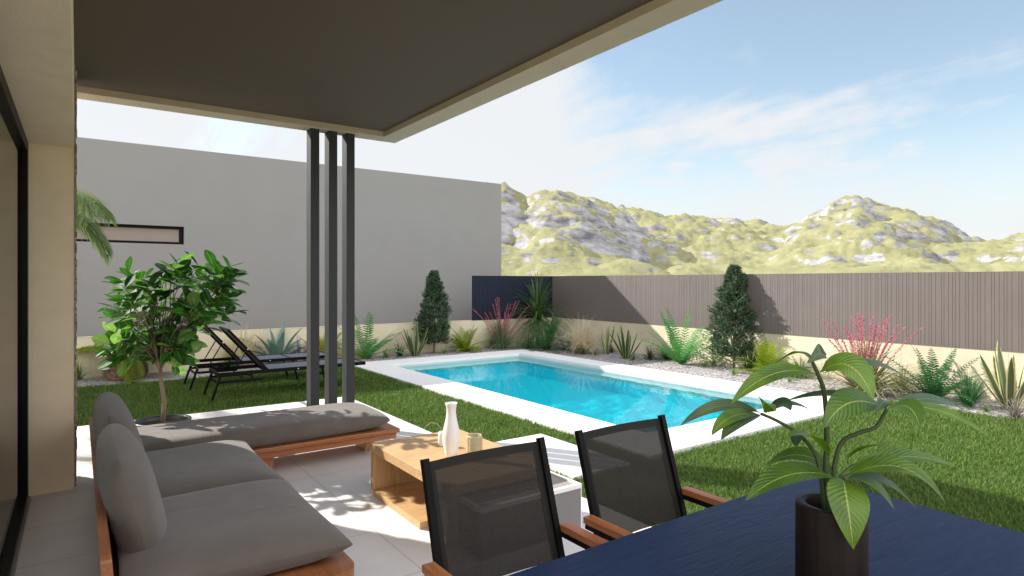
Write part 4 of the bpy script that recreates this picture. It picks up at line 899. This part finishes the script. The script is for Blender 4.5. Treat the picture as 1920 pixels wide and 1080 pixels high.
# left side, partly behind the house wall
tuft(148, 705, 40, 'green tuft at the foot of the cream wall beside the house corner', 'tuft', 60)
pb = at(236, 709, -.02)
pt = thing('stout_palm', 'stout low palm with shaggy brown trunk behind the potted tree', 'palm', pb)
mb = MB(); prof_ = [(.26,0),(.29,.06),(.27,.16),(.24,.28),(.20,.36),(.12,.42)]
mb.lathe(pb, [(r, z) for r, z in prof_], 22)
rr5 = random.Random(5)
for k in range(420):
    f = rr5.random(); i = min(4, int(f*5)); g_ = f*5-i; r = prof_[i][0]*(1-g_)+prof_[i+1][0]*g_; z = prof_[i][1]*(1-g_)+prof_[i+1][1]*g_; a = rr5.uniform(0, 6.28)
    p = pb+Vector((math.cos(a)*r*.97, math.sin(a)*r*.97, z)); mb.ribbon([p, p+Vector((math.cos(a)*.03, math.sin(a)*.03, .03)), p+Vector((math.cos(a)*.035, math.sin(a)*.035, .075))], [.018, .014, .003], fold=.3)
mb.build('trunk', M['palmbark'], pt)
def palm_fronds(parent, c, nf, L_, m, seed, elr=(5, 80), leafL=.28, lw=.012, droop=1.2, azs=None):
    rr4 = random.Random(seed); mb = MB(); st = MB()
    for k in range(nf):
        a = azs[k] if azs else k*2.4; el = R_(rr4.uniform(*elr)); dr = Vector((math.cos(a)*math.cos(el), math.sin(a)*math.cos(el), math.sin(el))); q = c.copy(); pts = []; n = 30
        for i in range(n+1): pts.append(q.copy()); dr = (dr+Vector((0, 0, -droop/n*(.3+1.4*i/n)))).normalized(); q = q+dr*(L_/n)
        st.tube(pts, [.012*(1-i/(n+2))+.002 for i in range(n+1)], 5, cap=False)
        for i in range(5, n+1):
            tt = (pts[i]-pts[i-1]).normalized(); sdv = tt.cross(Vector((0, 0, 1))).normalized(); f = leafL*math.sin(math.pi*(.12+.8*i/n))**.7
            for sg in (-1, 1):
                for sub in (0, .5):
                    p0 = pts[i-1].lerp(pts[i], sub); dd = (sdv*sg+tt*.75+Vector((0, 0, rr4.uniform(-.15, .25)))).normalized(); p1 = p0+dd*f*.5; p2 = p0+dd*f+Vector((0, 0, -f*.32))
                    mb.ribbon([p0, p1, p2], [lw*.6, lw, .001], fold=.2)
    mb.build('fronds', M[m], parent); st.build('stalks', M[m], parent)
palm_fronds(pt, pb+Vector((0, 0, .40)), 9, .85, 'cycad', 3, (-5, 45), .22, .012, 1.1)
tp = Vector((-.85, 9.45, -.03)); tall = thing('tall_palm', 'feathery palm whose drooping fronds show beside the house corner in front of the slit window', 'palm', tp)
mb = MB(); mb.tube([tp, tp+Vector((.05, 0, 1.2)), tp+Vector((.1, 0, 2.35))], [.14, .11, .10], 12); mb.build('trunk', M['palmbark'], tall)
palm_fronds(tall, tp+Vector((.1, 0, 2.38)), 15, 1.3, 'palm', 8, (0, 42), .46, .0075, 1.9, [-.1, .25, -.35, .6, -.7, 1.2, -1.3, 2, -2, 2.7, 3.3, .05, -.5, .45, 1.6])
fern(0, 0, 40, 'bright green fern on the lawn with one frond showing beside the house corner', 'fern', 12, 1.2, group=None, loc=Vector((-.32, 8.5, -.02)), seed=21, upr=.3)

# ------------------------------------------------------------------ fig tree in pot
fb = Vector((.60, 6.08, 0)); fig = thing('potted_fig_tree', 'potted rubber fig tree with round glossy leaves behind the sofa', 'potted tree', fb)
mb = MB(); mb.lathe(fb, [(0,.001),(.15,.001),(.17,.02),(.21,.24),(.222,.285),(.222,.30),(.205,.30),(.198,.285),(.19,.262)], 44); mb.build('pot', M['potg'], fig)
mb = MB(); mb.lathe(fb, [(.195,.262),(.1,.268),(0,.27)], 30); mb.build('soil', M['earth'], fig)
rr6 = random.Random(12)
tips = []; br = MB()
trunk_top = fb+Vector((-.02, .02, .86))
br.tube([fb+Vector((0,0,.25)), fb+Vector((.012,0,.45)), fb+Vector((-.012,.01,.65)), trunk_top], [.021,.018,.016,.015], 9)
def crown_pt(u, v, dd): return at(u, v, d=5.31+dd)
# branch ends placed through the crown: upper left, centre, upper right lobes, lower skirt
ends = []
for (u, v, n, su, sv) in ((262,520,9,34,22), (330,505,8,32,20), (398,498,4,20,10), (418,545,8,22,28), (222,565,7,24,26), (300,570,11,46,26), (372,590,8,34,24), (218,625,7,28,22), (285,628,9,44,24), (350,632,6,26,18), (235,655,5,26,14), (345,668,3,16,8), (420,520,4,24,18)):
    for _ in range(n): ends.append(crown_pt(u+rr6.gauss(0, su*.62), v+rr6.gauss(0, sv*.62), rr6.uniform(-.45, .45)))
leafA, leafB = MB(), MB()
def obleaf(mb, p, dr, L_, w, up, droop):
    pts = []; q = p.copy(); n = 5
    for i in range(n+1): pts.append(q.copy()); dr = (dr+Vector((0, 0, -droop/n))).normalized(); q = q+dr*(L_/n)
    mb.ribbon(pts, [w*x for x in (.12, .62, .95, 1.0, .75, .12)], up=up, fold=.18)
for e_ in ends:
    mid = trunk_top.lerp(e_, .45)+Vector((rr6.uniform(-.05,.05), rr6.uniform(-.05,.05), rr6.uniform(-.02,.08))); pts = [trunk_top+Vector((0,0,rr6.uniform(-.15,.0))), mid, e_]
    br.tube([pts[0], pts[0].lerp(mid,.5)+Vector((0,0,.02)), mid, mid.lerp(e_,.55)+Vector((0,0,.015)), e_], [.006,.0055,.0045,.0035,.0025], 5, cap=False)
    ax = (e_-mid).normalized(); ax = (ax+Vector((0,0,.6))).normalized()
    nl = rr6.randint(5, 8)
    for k in range(nl):
        a = k*2.4+rr6.uniform(-.3,.3); s1 = ax.orthogonal().normalized(); s1 = Matrix.Rotation(a, 3, ax) @ s1
        dr = (s1*rr6.uniform(.6,1.1)+ax*(.15+.1*k)).normalized(); L_ = rr6.uniform(.11,.165)
        p = e_-ax*(.14*(1-k/nl)); upv = (ax+Vector((rr6.uniform(-.5,.5), rr6.uniform(-.5,.5), .2))).normalized()
        if abs(dr.dot(upv)) > .92: upv = s1.cross(ax)
        obleaf(leafB if rr6.random() < .26 else leafA, p+dr*.02, dr, L_, L_*.31, upv, rr6.uniform(0,.5))
br.build('trunk', M['bark'], fig); leafA.build('crown', M['fig'], fig); leafB.build('young_leaves', M['figedge'], fig)

# ------------------------------------------------------------------ pot plant on the dining table
pd = 1.465; pc = at(1558, 943, d=pd); pc = Vector((pc.x, pc.y, .751))
pp = thing('potted_umbrella_plant', 'large leaved green plant in a dark cylinder pot on the dining table', 'potted plant', pc)
mb = MB(); mb.lathe(pc, [(0,0),(.072,0),(.076,.004),(.078,.02),(.078,.212),(.075,.219),(.058,.219),(.055,.214),(.055,.18)], 56); mb.build('pot', M['potb'], pp)
mb = MB(); mb.lathe(pc, [(.056,.182),(0,.186)], 30); mb.build('soil', M['earth'], pp)
def q3(u, v, dz=0): return at(u, v, d=pd+dz)
stm = MB()
def bez(pts, n=14):
    "smooth curve through points"
    out = []; P_ = [pts[0]]+pts+[pts[-1]]
    for i in range(1, len(P_)-2):
        for k in range(n):
            t = k/n; a, b, c_, d_ = P_[i-1], P_[i], P_[i+1], P_[i+2]
            out.append(.5*((2*b)+(c_-a)*t+(2*a-5*b+4*c_-d_)*t*t+(3*b-a-3*c_+d_)*t*t*t))
    out.append(pts[-1]); return out
def stem(pts, r0, r1): 
    c_ = bez([q3(*p) for p in pts], 6); stm.tube(c_, [r0+(r1-r0)*i/(len(c_)-1) for i in range(len(c_))], 8)
stem([(1552,965), (1549,880), (1550,800), (1545,735), (1533,700), (1521,674)], .0075, .004)
stem([(1562,962), (1564,880), (1578,830), (1610,812,-.01), (1640,802,-.02), (1655,782,-.02), (1663,766,-.02)], .006, .004)
stem([(1545,962), (1540,900), (1528,850,.01), (1495,812,.02), (1455,788,.03), (1427,776,.03)], .0055, .0035)
for (u, v, dz) in ((1500,895,0), (1640,880,0), (1585,900,-.03), (1600,870,.03)): stem([(1556,960), (1562,915), (1572,897), ((1572+u)/2, (897+v)/2-3, dz/2), (u, v, dz)], .0035, .002)
stm.build('stems', M['stemg'], pp)
# each leaf: base, middle, tip (photo position, depth offset), half width in photo pixels, roll, kind
LV = [((1532,703,0),(1450,672,-.04),(1371,757,-.10),24,0,0), ((1524,680,0),(1500,640,.04),(1447,690,.06),20,30,0), ((1524,676,-.0),(1560,640,.02),(1512,682,-.06),17,-40,1),
 ((1538,698,0),(1600,650,-.04),(1638,750,-.09),34,10,0), ((1545,700,.02),(1640,650,.10),(1720,728,.16),15,0,1), ((1530,690,.02),(1480,690,.12),(1430,700,.2),14,0,1),
 ((1428,776,.03),(1350,735,.02),(1275,799,0),16,-10,1), ((1426,778,.03),(1365,765,-.03),(1334,817,-.06),18,0,0), ((1428,778,.03),(1385,780,-.03),(1352,825,-.08),21,15,1),
 ((1432,776,.03),(1425,735,.0),(1455,772,-.06),22,-30,0), ((1434,776,.03),(1470,740,.08),(1522,770,.12),11,0,1), ((1440,774,.03),(1470,742,.0),(1483,770,-.05),17,30,1),
 ((1655,764,-.02),(1585,728,-.06),(1546,802,-.10),32,-15,0), ((1650,760,-.02),(1560,722,.08),(1474,752,.14),14,0,1), ((1658,766,-.02),(1668,735,-.08),(1640,775,-.10),12,0,1),
 ((1668,766,-.02),(1712,745,-.08),(1724,800,-.12),23,20,0), ((1672,762,-.02),(1745,730,.06),(1812,772,.12),16,5,1), ((1670,764,-.02),(1770,750,-.02),(1857,822,-.04),14,10,0),
 ((1572,897,0),(1480,862,-.04),(1398,939,-.08),33,10,0), ((1568,888,0),(1500,826,.04),(1437,873,.10),24,0,0), ((1560,895,.02),(1470,890,.12),(1388,906,.2),9,0,1),
 ((1580,895,-.01),(1588,925,-.12),(1600,1030,-.13),39,0,0), ((1586,893,0),(1700,835,-.03),(1772,942,-.06),33,-12,0), ((1586,885,.01),(1690,832,.08),(1796,876,.14),22,0,0),
 ((1584,898,-.02),(1640,890,-.08),(1677,957,-.10),18,-15,1), ((1586,897,0),(1660,880,.04),(1718,954,.06),16,0,1), ((1555,858,.0),(1525,800,-.03),(1476,818,-.05),25,25,0),
 ((1588,862,.03),(1625,828,.0),(1674,838,-.04),23,-35,0), ((1500,808,.02),(1488,822,-.01),(1492,838,-.03),11,0,1), ((1560,890,.05),(1530,855,.10),(1500,880,.15),18,0,1)]
la, lb_ = MB(), MB()
for (b_, m__, t_, w, roll, kind) in LV:
    B_, Mi, T_ = q3(*b_), q3(*m__), q3(*t_); n = 16; pts = []
    # middle is a control point lifted so the curve passes close to it
    for i in range(n+1):
        t = i/n; pts.append(B_*(1-t)**2+Mi*2*t*(1-t)+T_*t*t)
    ww = .88*w/CAM_F*pd; up = Vector((-FW[0]*.55, -FW[1]*.55, 1)); ax = (T_-B_).normalized(); up = Matrix.Rotation(R_(roll), 3, ax) @ up
    wid = [ww*max(.03, math.sin(math.pi*min(1, max(0, (t/n-.04)/.96))**.85)**.85) for t in range(n+1)]; wid[-1] = .0004
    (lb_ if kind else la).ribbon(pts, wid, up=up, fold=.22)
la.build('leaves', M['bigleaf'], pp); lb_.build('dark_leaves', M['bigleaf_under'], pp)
